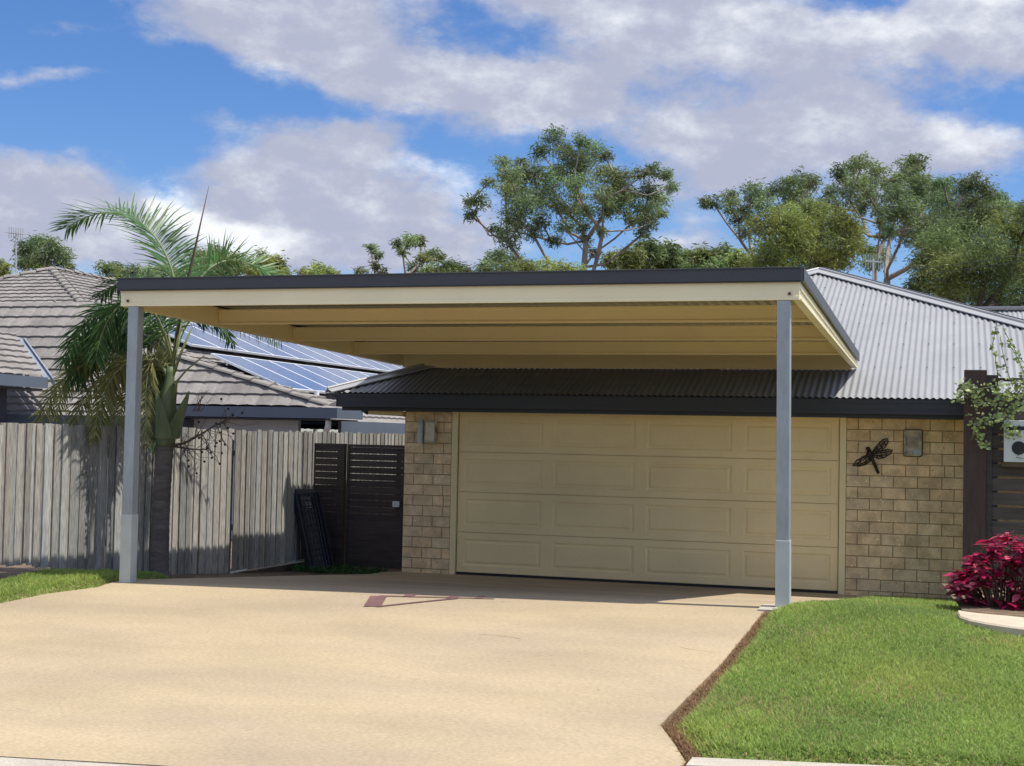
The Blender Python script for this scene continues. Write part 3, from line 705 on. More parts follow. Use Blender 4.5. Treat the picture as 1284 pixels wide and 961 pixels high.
for (pa, pb_), lb in ((((229.5, 730), (275, 721.5)), 'longest white strip standing in for light under the paling fence, nearest the palm'), (((289, 718.5), (308, 715)), 'short white strip standing in for light under the fence, between the longest strip and gate'), (((368, 704.5), (384, 702)), 'short white strip standing in for light under the fence behind the black plastic crate')):
    a = atX(*pa, fx+.075); b = atX(*pb_, fx+.075); m = MB(); m.tube([a, b], .012, 8)  # white tube added in place of daylight through the gap under the palings
    o = mesh_obj('gap_light_strip', m, 'white'); tag(o, lb, 'strip', 'white strips standing in for light under the fence')

# ------------------------------------------------------------------ gate
GY = .20
def slats(m, x0, x1, y, zb, ztp, n, gap, full_from):
    z = ztp; i = 0; p = (ztp-zb)/n
    while z > zb+.02:
        g_ = gap if i < full_from else .0015
        t = rn(.8, 1.25); m.box((x0, y, max(z-p+g_, zb)), (x1, y+.018, z), (t, t, t)); z -= p; i += 1
gt = thing('slat_gate', (-1.25, GY, .05), 'dark stained slatted timber gate leaf with silver latch against the brick pier', 'gate')
m = MB(); slats(m, -1.625, -.86, GY, .03, 1.62, 18, .009, 10); mesh_obj('slat_panel', m, 'stain', gt)
m = MB(); m.box((-1.66, GY-.012, .03), (-1.626, GY+.03, 1.66)); m.box((-1.625, GY-.012, 1.622), (-.83, GY+.03, 1.66)); m.box((-.859, GY-.012, .03), (-.80, GY+.03, 1.62)); m.box((-.96, GY+.019, .06), (-.90, GY+.06, 1.6)); mesh_obj('frame', m, 'stain', gt)
m = MB(); p = atY(498, 632, GY-.03); m.box((p[0]-.065, GY-.045, p[2]-.045), (p[0]+.035, GY-.013, p[2]+.035)); mesh_obj('latch', m, 'boxgrey', gt, bevel=.006)
ft = thing('slat_screen', (-1.95, GY, .05), 'narrow fixed dark slat panel with post between the paling fence and gate', 'fence')
m = MB(); slats(m, -2.14, -1.80, GY, .03, 1.64, 18, .009, 10); mesh_obj('slat_panel', m, 'stain', ft)
m = MB(); m.box((-1.799, GY-.02, -.05), (-1.70, GY+.07, 1.665)); m.box((-2.16, GY-.008, -.05), (-2.141, GY+.05, 1.665)); m.box((-2.14, GY-.006, 1.6405), (-1.80, GY+.03, 1.665)); mesh_obj('post', m, 'stain', ft)

# black plastic lattice leaning on fence
lt = thing('plastic_crate', (-2.0, -.3, .05), 'black plastic lattice trench crate standing on end, leaning against the paling fence', 'crate')
def lp(u, v, w):   # u across 0..1, v along 0..1 (bottom->top), w out
    b0 = Vector((-1.86, -.42, .06)); t0 = Vector((-2.10, -.42, 1.00)); ac = Vector((.10, .46, 0)) if False else Vector((.16, .24, 0))
    curve = math.sin(math.pi*u)*.07
    return b0.lerp(t0, v)+ac*u+Vector((.035, -.05, 0))*(w/.05)+Vector((.02, -.03, 0))*(curve/.036)
m = MB()
for k in range(13):
    v = k/12; m.tube([lp(u/6, v, 0) for u in range(7)], .011, 5)
for k in range(7):
    u = k/6; m.tube([lp(u, v/6, .0) for v in range(7)], .010, 5)
mesh_obj('lattice_face', m, 'plastic', lt)
m = MB()
for u in (0., 1.0):
    P = [lp(u, 0, -.02), lp(u, 1, -.02)]; m.bar(P[0], P[1], .16, .02, (.4, 1, 0))
m.bar(lp(0, 1.01, -.03), lp(1, 1.01, -.03), .03, .10, (0, 0, 1)); mesh_obj('side_wall', m, 'plastic', lt)
m = MB(); a = [lp(.02, .0, -.06), lp(.98, .0, -.06), lp(.98, .8, -.06), lp(.02, .8, -.06)]; m.poly(a); m.poly([x+Vector((-.01, .012, 0)) for x in a]); mesh_obj('back_wall', m, 'plastic', lt)

# ------------------------------------------------------------------ leafy helpers
def leaf_tri(base, dirv, up, L, w, droop=0., segs=3):
    base = Vector(base); d = Vector(dirv).normalized(); s = d.cross(Vector(up))
    s = s.normalized() if s.length > 1e-4 else d.orthogonal().normalized()
    pts = []; p = base.copy(); dd = d.copy()
    prof = [.35, 1, .75, .0] if segs == 3 else [.3, .85, 1, .7, .0]
    vs = []
    for i in range(segs+1):
        ww = w*prof[i]/2; vs += [p-s*ww, p+s*ww]; dd = (dd+Vector((0, 0, -droop))).normalized(); p = p+dd*(L/segs)
    return vs, [(2*i, 2*i+1, 2*i+3, 2*i+2) for i in range(segs)]
def bez(P, n):
    P = [Vector(p) for p in P]; out = []
    for i in range(n+1):
        t = i/n; Q = P[:]
        while len(Q) > 1: Q = [Q[k].lerp(Q[k+1], t) for k in range(len(Q)-1)]
        out.append(Q[0])
    return out

# ------------------------------------------------------------------ palm
PY = -4.72; palm = thing('palm_tree', (-1.50, PY, .30), 'cocos palm with ringed grey trunk and arching fronds, between the paling fence and the carport', 'palm')
def pp(px, py, dy=0): return Vector(atY(px, py, PY+dy))
tr = MB(); cl_ = bez([pp(199, 735), pp(200, 680), pp(202, 620), pp(207, 553)], 60); rad = []
for i in range(61):
    t = i/60; r = .088+.10*max(0, 1-t*8)**1.5+.025*max(0, .5-t); r += .0035*(1 if i % 3 == 0 else 0)
    rad.append(r)
tr.tube(cl_, rad, 16); mesh_obj('trunk', tr, 'palmbark', palm, smooth=True)
bt = MB(); bt.tube(bez([pp(207, 560), pp(208, 530), pp(211, 500), pp(214, 460)], 14), [.094, .098, .102, .104, .104, .100, .096, .095, .085, .075, .066, .058, .05, .045, .04], 14); mesh_obj('crownshaft', bt, 'palmboot', palm, smooth=True)
bo = MB()
for (a_, b_, c_2, dy, w) in (((198, 548), (186, 515), (178, 488), -.03, .085), ((214, 550), (226, 520), (237, 491), -.05, .10), ((206, 550), (203, 520), (196, 490), -.12, .10), ((210, 550), (214, 515), (222, 478), .08, .08), ((200, 552), (192, 530), (186, 500), .08, .09)):
    ps = bez([pp(*a_, dy), pp(*b_, dy*1.3), pp(*c_2, dy*1.5)], 6)
    for i in range(6):
        p, q = ps[i], ps[i+1]; wi = .8*w*(1-i/6)**.8+.006; wj = .8*w*(1-(i+1)/6)**.8+.006; s = Vector((.8, .5, 0)).normalized()
        n_ = (q-p).cross(s).normalized()*.008
        bo.hexa([p-s*wi-n_, p+s*wi-n_, p+s*wi+n_, p-s*wi+n_, q-s*wj-n_, q+s*wj-n_, q+s*wj+n_, q-s*wj+n_])
mesh_obj('leaf_base', bo, 'palmboot', palm)
def frond(ctrl, L0, mat='palm', n=62, wid=.019, plane=(0, 1, 0), droop=.10, vee=.35, seed=0, start=.12, rr=.014, tonev=(.55, 1.4), plume=1.0):
    r = random.Random(seed); P = bez(ctrl, 48); st = MB(); st.tube(P, [rr*(1-.85*i/48)+.002 for i in range(49)], 6)
    fo = mesh_obj('frond', st, 'palmstem', palm, smooth=True); lf = MB(); side0 = Vector(plane).normalized()
    for i in range(n):
        t = start+(1-start)*(i/(n-1)); k = t*48; a = int(min(k, 47)); p = P[a].lerp(P[a+1], k-a); d = (P[a+1]-P[a]).normalized()
        s = (side0-d*side0.dot(d)).normalized(); up = s.cross(d).normalized()
        if up.z < 0: up = -up
        for sg in (-1, 1):
            fwd = .55+.5*t+r.uniform(-.12, .12); v = vee+r.choice((-.45, 0, .45))*plume+r.uniform(-.25, .25)
            dr_ = (s*sg+d*fwd+up*v).normalized(); L = L0*(math.sin(math.pi*(.12+.80*t))**.6)*r.uniform(.7, 1.15)
            tn = r.uniform(*tonev); vs, fs = leaf_tri(p, dr_, up, L, wid*r.uniform(.8, 1.2), droop*r.uniform(.5, 1.6)); lf.add(vs, fs, (tn, tn, tn))
    mesh_obj('leaflets', lf, mat, fo)
base = (215, 455)
# big arching frond, up over the roof edge and bowing to the left
frond([pp(219, 445), pp(238, 350), pp(205, 262, .1), pp(140, 245, .1), pp(84, 286, .1)], .52, n=110, plume=.45, seed=1, plane=(.45, .9, 0), vee=.45, droop=.14, start=.25)
frond([pp(216, 450), pp(190, 380, -.1), pp(140, 350, -.2), pp(108, 395, -.25), pp(80, 455, -.25)], .42, n=108, seed=2, plane=(.3, 1, 0), vee=.0, droop=.22)
frond([pp(214, 452), pp(180, 390, .3), pp(135, 372, .4), pp(102, 420, .4), pp(92, 470, .4)], .42, n=102, seed=3, plane=(.3, 1, 0), vee=-.1, droop=.25)
frond([pp(214, 455), pp(165, 400, .1), pp(120, 400, 0), pp(92, 440, 0), pp(100, 480, 0)], .40, n=95, seed=4, plane=(.2, 1, 0), vee=-.1, droop=.25)
frond([pp(214, 460), pp(175, 405, .6), pp(150, 390, .8), pp(140, 440, .8), pp(150, 480, .8)], .40, n=85, seed=5, plane=(.6, .6, 0), vee=-.1, droop=.25)
frond([pp(214, 465), pp(150, 430, -.1), pp(95, 440, -.1), pp(60, 490, -.1), pp(45, 535, -.1)], .30, 'palm_old', n=91, seed=6, plane=(.3, 1, 0), vee=.0, droop=.16, wid=.016)
frond([pp(212, 470), pp(170, 440, .1), pp(125, 455, .1), pp(95, 505, .1), pp(88, 545, .1)], .30, 'palm_old', n=85, seed=7, plane=(.3, 1, 0), vee=0, droop=.16, wid=.016)
frond([pp(212, 475), pp(190, 455, .3), pp(165, 470, .3), pp(150, 510, .3), pp(140, 560, .3)], .28, 'palm_old', n=74, seed=8, plane=(.6, .8, 0), vee=0, droop=.16, wid=.016)
frond([pp(217, 455), pp(235, 345, .3), pp(262, 310, .5), pp(310, 318, .8), pp(345, 352, 1.1)], .34, n=91, seed=9, plane=(.3, 1, 0), vee=.45, droop=.08, tonev=(.9, 1.7), start=.3)
frond([pp(217, 460), pp(228, 395, .5), pp(250, 370, .9), pp(290, 385, 1.3), pp(352, 428, 2.2)], .30, n=68, seed=10, plane=(.2, 1, 0), vee=-.1, droop=.2, start=.3)
frond([pp(213, 480), pp(196, 440, -.1), pp(185, 430, -.15), pp(180, 480, -.18), pp(184, 560, -.18)], .24, 'palm_old', n=68, seed=11, plane=(.8, .4, 0), vee=0, droop=.2, wid=.015, tonev=(.5, 1.1))
frond([pp(217, 462), pp(205, 360, .1), pp(190, 335, .2), pp(160, 340, .3), pp(128, 372, .3)], .40, n=88, seed=12, plane=(.4, 1, 0), vee=.2, droop=.15, tonev=(.4, 1.0))
frond([pp(213, 475), pp(200, 430, .5), pp(195, 425, .7), pp(192, 470, .8), pp(205, 555, .8)], .26, 'palm', n=74, seed=14, plane=(.8, .5, 0), vee=0, droop=.2, tonev=(.4, 1.0))
frond([pp(213, 470), pp(180, 425, .9), pp(150, 440, 1.1), pp(130, 500, 1.1), pp(120, 560, 1.1)], .30, 'palm', n=81, seed=15, plane=(.5, .8, 0), vee=0, droop=.2, tonev=(.4, .9))
frond([pp(215, 455), pp(185, 385, .2), pp(150, 375, .3), pp(118, 405, .35), pp(112, 470, .35)], .42, n=90, seed=31, plane=(.4, .9, 0), vee=-.1, droop=.25, tonev=(.35, .9))
frond([pp(215, 455), pp(200, 370, -.3), pp(165, 350, -.5), pp(130, 385, -.6), pp(120, 450, -.6)], .40, n=90, seed=32, plane=(.5, .9, 0), vee=-.1, droop=.25, tonev=(.35, 1.0))
frond([pp(213, 470), pp(160, 425, .5), pp(110, 430, .6), pp(78, 470, .6), pp(70, 525, .6)], .32, 'palm_old', n=90, seed=33, plane=(.3, 1, 0), vee=0, droop=.16, wid=.016, tonev=(.5, 1.2))
frond([pp(213, 470), pp(175, 430, -.2), pp(140, 450, -.25), pp(122, 500, -.25), pp(118, 550, -.25)], .30, 'palm_old', n=80, seed=34, plane=(.5, .8, 0), vee=0, droop=.16, wid=.016, tonev=(.4, 1.1))
frond([pp(214, 470), pp(200, 440, .1), pp(188, 455, .15), pp(186, 500, .18), pp(196, 560, .2)], .26, n=70, seed=35, plane=(.9, .3, 0), vee=0, droop=.2, tonev=(.4, 1.1))
frond([pp(216, 455), pp(232, 385, .3), pp(252, 375, .5), pp(275, 400, .7), pp(292, 430, .8)], .26, n=70, seed=36, plane=(.2, 1, 0), vee=0, droop=.2, tonev=(.5, 1.2), start=.35)
sp_ = MB(); sp_.tube([pp(218, 445), pp(228, 384), pp(246, 305), pp(262, 233)], [.018, .015, .011, .002], 8); mesh_obj('spear_leaf', sp_, 'twig', palm, smooth=True)
stk = MB()
stk.tube([pp(216, 470), pp(221, 420), pp(226, 392)], [.02, .016, .012], 8); stk.tube([pp(214, 480), pp(226, 445), pp(240, 412)], [.018, .014, .010], 8); stk.tube([pp(216, 500), pp(222, 478), pp(234, 464), pp(256, 446)], [.014, .012, .010, .004], 8)
mesh_obj('stalk', stk, 'palmstem', palm, smooth=True)
fs_ = MB(); rr_ = random.Random(5); BL = []
main = bez([pp(215, 558), pp(235, 560, -.05), pp(255, 540, -.1), pp(285, 526, -.12)], 20); fs_.tube(main, [.015-.0005*i for i in range(21)], 6)
low = bez([pp(216, 560), pp(232, 562), pp(250, 566), pp(262, 563)], 10); fs_.tube(low, [.011-.0007*i for i in range(11)], 6)
for i in range(58):
    s = main if i % 4 else low; p = s[rr_.randrange(len(s)//4, len(s))]
    q = p+Vector((rr_.uniform(-.02, .28), rr_.uniform(-.2, .2), rr_.uniform(-.26, .20))); mid = p.lerp(q, .5)+Vector((rr_.uniform(-.03, .03), 0, rr_.uniform(-.04, .02)))
    fs_.tube([p, mid, q], [.004, .003, .0015], 4)
    if rr_.random() < .4:
        BL.append(q)
for i in range(8):
    p = pp(rr_.uniform(240, 252), 516); fs_.tube([p, p+Vector((rr_.uniform(0, .18), 0, rr_.uniform(.1, .28)))], [.004, .002], 4)
FS = mesh_obj('fruit_stalk', fs_, 'twig', palm)
for c in BL:
    be = MB(); be.tube([c-Vector((0, 0, .012)), c, c+Vector((0, 0, .012))], [.006, .014, .005], 7); mesh_obj('fruit', be, 'berry', FS)

# weeds by the gate
wd = MB(); r = random.Random(3)
for i in range(900):
    px = r.choice((r.uniform(372, 430), r.uniform(372, 425), r.uniform(425, 503))); x = r.uniform(-2.1, -.95); 
    if x > -1.5 and r.random() < .6: x = r.uniform(-2.1, -1.5)
    y = r.uniform(-.55, .1); z = float(h(x, y))+.0
    a = r.uniform(0, 6.28); t = r.uniform(.6, 1.3); vs, fs = leaf_tri((x, y, z), (math.cos(a), math.sin(a), r.uniform(.5, 1.8)), (math.sin(a), -math.cos(a), .1), r.uniform(.05, .14), .02, .1); wd.add(vs, fs, (t, t, t))
o = mesh_obj('weeds', wd, 'weed'); struct(tag(o, 'low green weeds growing along the foot of the slatted gate', 'weeds'), 'stuff')

# ------------------------------------------------------------------ right-hand screen, box, vine, shrub, garden edging
SY = -1.2
scn = thing('slat_fence', (7.0, SY, .2), 'dark brown horizontal slat screen with thick square post right of the brick wall', 'fence')
a = atY(1209, 464, SY); b = atY(1240, 464, SY); PX0, PX1, PZ = a[0], b[0], a[2]
m = MB(); m.box((PX0, SY, 0), (PX1-.02, SY+.19, PZ)); m.box((PX0+.11, SY-.001, 1.5), (PX0+.113, SY+.02, PZ-.002)); 
mesh_obj('post', m, 'stain_post', scn, bevel=.008)
m = MB(); z = .1
while z < PZ-.28:
    t = rn(.9, 1.7); m.box((PX1+.04, SY+.06, z), (PX1+2.6, SY+.08, z+.132), (t, t, t)); z += .1535
mesh_obj('slat_panel', m, 'stain', scn)
m = MB(); m.box((PX1-.018, SY+.082, .05), (PX1+.10, SY+.13, PZ-.05)); m.box((PX1-.018, SY+.03, .05), (PX1+.038, SY+.0825, PZ-.1)); mesh_obj('stile', m, 'stain', scn)
m = MB(); m.box((PX1+1.5, SY+.082, .05), (PX1+1.6, SY+.13, PZ-.1)); mesh_obj('stile', m, 'stain', scn)
m = MB(); p = atY(1262, 476, SY); m.box((PX1-.018, SY+.04, p[2]-.018), (PX1+2.6, SY+.10, p[2]+.018)); mesh_obj('top_rail', m, 'stain_post', scn)
bx = thing('wall_box', (6.85, SY-.1, 1.8), 'off-white metal box with black slot and round hole mounted on the slat screen', 'box')
a = atY(1259, 527, SY-.1); b = atY(1284, 580, SY-.1); x0_, x1_, z0_, z1_ = a[0], a[0]+.45, b[2], a[2]
m = MB(); m.box((x0_, SY-.10, z0_), (x1_, SY+.05, z1_)); mesh_obj('cabinet', m, 'boxgrey', bx, bevel=.006)
m = MB(); p = atY(1262, 534.5, SY-.1); q = atY(1262, 539.5, SY-.1); m.box((x0_+.02, SY-.104, q[2]), (x1_-.02, SY-.1005, p[2])); mesh_obj('slot', m, 'black', bx)
m = MB(); c = atY(1277.5, 562, SY-.1); m.tube([(c[0], SY-.106, c[2]), (c[0], SY-.1005, c[2])], .072, 28); mesh_obj('round_opening', m, 'black', bx)
m = MB(); m.tube([(c[0]+.04, SY-.112, c[2]-.03), (c[0]+.0, SY-.13, c[2]-.07), (c[0]-.03, SY-.12, c[2]-.10), (c[0]+.05, SY-.12, c[2]-.11)], .004, 5); mesh_obj('cable', m, 'cable', bx)
m = MB(); m.box((x0_-.02, SY-.06, z0_-.05), (x1_, SY+.05, z0_-.002)); mesh_obj('bracket', m, 'plinth', bx)
# lower rail piece etc. of vine
vn = thing('climbing_vine', (6.5, SY-.1, 2.2), 'thin climbing vine with pale variegated leaves trailing over the brown post and screen', 'vine')
def vp(px, py, dy=-.1): return Vector(atY(px, py, SY+dy))
stems = [[(1284, 482), (1262, 478), (1248, 488), (1225, 484), (1206, 497)], [(1284, 500), (1262, 492), (1245, 505), (1232, 510), (1218, 503)], [(1262, 500), (1245, 530), (1232, 532), (1222, 528)],
         [(1222, 528), (1224, 545), (1229, 557), (1238, 560)], [(1284, 455), (1272, 440), (1264, 425), (1258, 411)], [(1270, 485), (1262, 465), (1256, 440), (1254, 420)], [(1284, 470), (1278, 450), (1270, 436), (1262, 430)],
         [(1284, 515), (1268, 505), (1258, 520), (1250, 526)], [(1284, 490), (1275, 505), (1270, 520), (1262, 530)], [(1210, 485), (1204, 492), (1203, 505)], [(1230, 505), (1222, 492), (1212, 480)], [(1284, 478), (1270, 495), (1255, 498), (1245, 492)],
         [(1300, 480), (1290, 470), (1284, 482)], [(1284, 540), (1270, 540), (1262, 545)], [(1244, 440), (1246, 420), (1250, 405)], [(1252, 470), (1246, 455), (1250, 440)]]
sm_ = MB(); lv = MB(); fl = MB(); r = random.Random(8)
for s in stems:
    dy = r.uniform(-.18, -.06); P = bez([vp(x, y, dy+r.uniform(-.03, .03)) for x, y in s], 14); sm_.tube(P, .0045, 5)
    wisp = s[0][1] < 471 and len(s) < 5 or s[-1][1] < 445
    for i, p in enumerate(P):
        for k in range(2 if wisp else 4):
            if wisp and r.random() < .5: continue
            a = r.uniform(0, 6.28); L = r.uniform(.025, .055); q = p+Vector((r.gauss(0, .035), r.gauss(0, .04), r.gauss(0, .035)))*(0.3 if wisp else 1)
            vs, fs = leaf_tri(q, (math.cos(a), r.uniform(-.5, .5), math.sin(a)*.6+.1), (0, -1, r.uniform(-.3, 1)), L, L*.62, .1, 3)
            t = r.uniform(.35, 1.5); lv.add(vs, fs, (t*1.0, t, t*r.uniform(.6, 1.5)))
mesh_obj('stem', sm_, 'palmstem', vn); mesh_obj('leaves', lv, 'vine', vn)

# crimson shrub
SHY = -4.9; shr = thing('crimson_shrub', (6.5, SHY, .45), 'crimson-leaved shrub on the garden bed in front of the brown post', 'shrub')
r = random.Random(21); stt = MB(); lf = MB()
def sp3(px, py, dy=0): return Vector(atY(px, py, SHY+dy))
tips = []
for i in range(150):
    px = r.uniform(1190, 1345); lo = 762; hi = np.interp(px, [1190, 1200, 1212, 1230, 1245, 1262, 1290, 1345], [738, 712, 700, 688, 668, 664, 672, 700]); py = r.uniform(hi, lo) if r.random() < .75 else hi+r.uniform(0, 14)
    if px < 1206 and py > 748: continue
    tips.append((px, py, r.uniform(-.35, .35)))
for (px, py, dy) in tips:
    t = sp3(px, py, dy); b = sp3(1262+(px-1262)*.45, 772, dy*.4); mid = b.lerp(t, .5)+Vector((r.uniform(-.04, .04), r.uniform(-.04, .04), .04)); stt.tube([b, mid, t], [.007, .005, .003], 5)
    for k in range(r.randrange(7, 12)):
        a = r.uniform(0, 6.28); q = t.lerp(mid, r.uniform(0, .35)); L = r.uniform(.08, .145)
        vs, fs = leaf_tri(q, (math.cos(a), math.sin(a), r.uniform(-.25, .55)), (r.uniform(-.4, .4), r.uniform(-.4, .4), 1), L, L*.42, .14, 4)
        k_ = r.random(); tn = (.35, .4, .45) if k_ < .35 else ((1.1, 1, 1) if k_ < .8 else (1.7, 7., 2.2)); m_ = r.uniform(.7, 1.2); lf.add(vs, fs, tuple(x*m_ for x in tn))
mesh_obj('stem', stt, 'twig', shr); mesh_obj('leaves', lf, 'red', shr)
# curved concrete garden edging
ed = MB(); top = [(1200, 767), (1203, 773), (1215, 777), (1235, 781), (1262, 785), (1292, 789), (1330, 793)]; inn = [(1203, 765), (1208, 766.5), (1220, 768), (1240, 770), (1264, 772), (1292, 775), (1330, 778)]
EP = []
for (o_, i_) in zip(top, inn):
    zz = .555; d = ray(*o_); P = Cc+d*(zz-CZ)/d[2]; d = ray(*i_); Q = Cc+d*(zz+.005-CZ)/d[2]; EP.append((P, Q))
print('edging', np.round(EP[0], 2), np.round(EP[-2], 2))
ns = []
for P, Q in EP:
    ns += [(P[0], P[1], .30), (P[0], P[1]-.0, .545), (P[0]+.008, P[1]+.015, .557), (Q[0], Q[1], .558), (Q[0], Q[1]+.01, .30)]
fs = []
for i in range(len(EP)-1):
    for k in range(4): a = i*5+k; fs.append((a, a+5, a+6, a+1))
fs += [(4, 3, 2, 1, 0)]
ed.add(ns, fs); eo = mesh_obj('garden_edging', ed, 'edging'); tag(eo, 'curved pale concrete garden edging below the crimson shrub', 'edging')
gb = poly_sheet('garden_bed', [(6.2, -5.8), (6.6, -6.0), (8.5, -6.1), (8.5, -3.2), (6.0, -3.2)], .0, 'dirt', .3, 0, lambda x, y: x*0+.50+0*y); struct(gb)

# ------------------------------------------------------------------ neighbouring tiled house
nb = thing('tiled_house', (-9, 8, 0), 'neighbouring house with grey-brown concrete tile hip roofs and solar panels, behind the paling fence', 'house')
tp = tile_profile(); TT = .404
def merge(mb, q): o_ = len(mb.v); mb.v += q.v; mb.t += q.t; mb.f += [tuple(i+o_ for i in f) for f in q.f]
def hip_end(xa, ya, za, w, ridge_to, caps=True):
    """hip end facing -y with apex (xa,ya,za), half width w, ridge running back to y=ridge_to"""
    e = za-TT*w; y0 = ya-w; m = MB()
    merge(m, roof_sheet([(xa-w, y0, e), (xa+w, y0, e), (xa, ya, za)], (1, 0, 0), tp))
    merge(m, roof_sheet([(xa+w, y0, e), (xa+w, ridge_to, e), (xa, ridge_to, za), (xa, ya, za)], (0, 1, 0), tp))
    merge(m, roof_sheet([(xa-w, y0, e), (xa-w, ridge_to, e), (xa, ridge_to, za), (xa, ya, za)], (0, 1, 0), tp))
    o = mesh_obj('tile_roof', m, 'tile', nb); c = MB()
    ridge_caps(c, (xa-w, y0, e+.06), (xa, ya, za+.06)); ridge_caps(c, (xa+w, y0, e+.06), (xa, ya, za+.06)); ridge_caps(c, (xa, ya, za+.06), (xa, ridge_to, za+.06))
    mesh_obj('ridge_tiles', c, 'tile_cap', o); return e, y0
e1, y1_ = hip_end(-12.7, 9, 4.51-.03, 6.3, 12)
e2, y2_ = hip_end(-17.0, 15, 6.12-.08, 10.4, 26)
fm = MB()
fm.box((-19.2, y1_-.06, e1-.08), (-6.33, y1_-.025, e1+.08)); fm.box((-6.36, y1_-.024, e1-.08), (-6.33, 4.6, e1+.06)); mesh_obj('fascia', fm, 'fascia', nb)
wl = MB(); wl.box((-18.5, y1_+.5, -.1), (-6.9, y1_+.6, e1-.02)); wl.box((-6.9, y1_+.5, -.1), (-6.8, 5.2, e1-.02)); mesh_obj('wall', wl, 'nwall', nb)
# middle wing: front face with hip to the right
PC = atX(418, 512, -3.5); FXc, FY, FE = float(PC[0]), float(PC[1]), float(PC[2])
SX = -3.86; SZ = 1.965; YS = 4.745; Szf = lambda x: SZ+TT*(SX-x)
PH = atY(228, 450, 4.62); HX, HY, HZ = float(PH[0]), 4.62, float(PH[2]); sl = (HZ-FE)/(HY-FY); TX = -9.3; TZ = Szf(TX); TYY = FY+(TZ-FE)/sl
m = MB()
tpf = tile_profile(.30)
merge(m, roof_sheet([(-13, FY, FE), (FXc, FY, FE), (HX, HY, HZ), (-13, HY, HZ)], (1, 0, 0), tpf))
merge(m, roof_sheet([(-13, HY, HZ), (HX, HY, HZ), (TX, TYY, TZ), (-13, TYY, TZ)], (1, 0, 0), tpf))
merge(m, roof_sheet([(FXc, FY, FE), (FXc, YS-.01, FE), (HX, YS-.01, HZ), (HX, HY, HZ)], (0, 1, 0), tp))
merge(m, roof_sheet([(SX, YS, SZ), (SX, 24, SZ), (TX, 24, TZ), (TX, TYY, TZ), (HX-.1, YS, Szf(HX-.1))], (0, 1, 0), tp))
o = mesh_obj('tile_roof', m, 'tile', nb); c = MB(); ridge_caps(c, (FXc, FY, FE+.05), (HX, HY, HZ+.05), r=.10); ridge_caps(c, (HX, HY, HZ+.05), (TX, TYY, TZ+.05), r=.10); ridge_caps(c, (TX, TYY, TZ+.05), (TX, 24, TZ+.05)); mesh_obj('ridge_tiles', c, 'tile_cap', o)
fm = MB(); fm.box((-9, FY-.05, FE-.17), (FXc+.09, FY-.01, FE+.005)); fm.box((FXc+.05, FY-.009, FE-.17), (FXc+.09, YS-.02, FE+.005)); mesh_obj('gutter', fm, 'fascia', nb)
fm = MB(); fm.box((SX-.01, YS, SZ-.15), (SX+.05, 24, SZ+.055)); mesh_obj('gutter', fm, 'fascia', nb)
wl = MB(); wl.box((-9, FY+.50, -.1), (-4.36, FY+.60, FE-.205)); wl.box((-4.355, FY+.60, -.1), (-4.25, 24, SZ-.16)); mesh_obj('wall', wl, 'nwall', nb)
sf = MB(); sf.box((-9, FY, FE-.20), (FXc, YS-.02, FE-.18)); sf.box((-4.3, YS, SZ-.155), (SX, 24, SZ-.15)); mesh_obj('soffit', sf, 'shade_wall', nb)
dpn = MB(); dpn.tube([(FXc-.12, FY+.08, FE-.17), (FXc-.14, FY+.12, FE-.3), (FXc-.3, FY+.35, FE-.42), (FXc-.32, FY+.40, 0)], .05, 10); mesh_obj('downpipe', dpn, 'white', nb)
# near wing at far left with valley flashing
ww = MB(); gz = 2.62
VB = Vector((-8.4, 2.9, gz)); VT = Vector((-10.6, 5.0, gz+TT*2.2))
merge(ww, roof_sheet([(-8.4, -3, gz), VB, VT, (-10.6, -3, VT.z)], (0, 1, 0), tp)); o = mesh_obj('tile_roof', ww, 'tile', nb)
m = MB(); m.bar(VB+Vector((.02, .05, -.02)), VT+Vector((.02, .05, -.02)), .10, .02); m.bar(VB+Vector((.12, .10, -.06)), VT+Vector((.12, .10, -.06)), .03, .10); mesh_obj('valley_flashing', m, 'valley', o)
m = MB(); m.box((-8.42, -3, gz-.16), (-8.36, 2.95, gz+.02)); mesh_obj('gutter', m, 'fascia', nb)
m = MB(); m.box((-9.0, -2.5, 0), (-8.9, 2.6, gz-.17)); mesh_obj('wall', m, 'shade_wall', nb)
m = MB(); m.box((-8.95, -3, gz-.19), (-8.43, 2.9, gz-.17)); mesh_obj('soffit', m, 'shade_wall', nb)
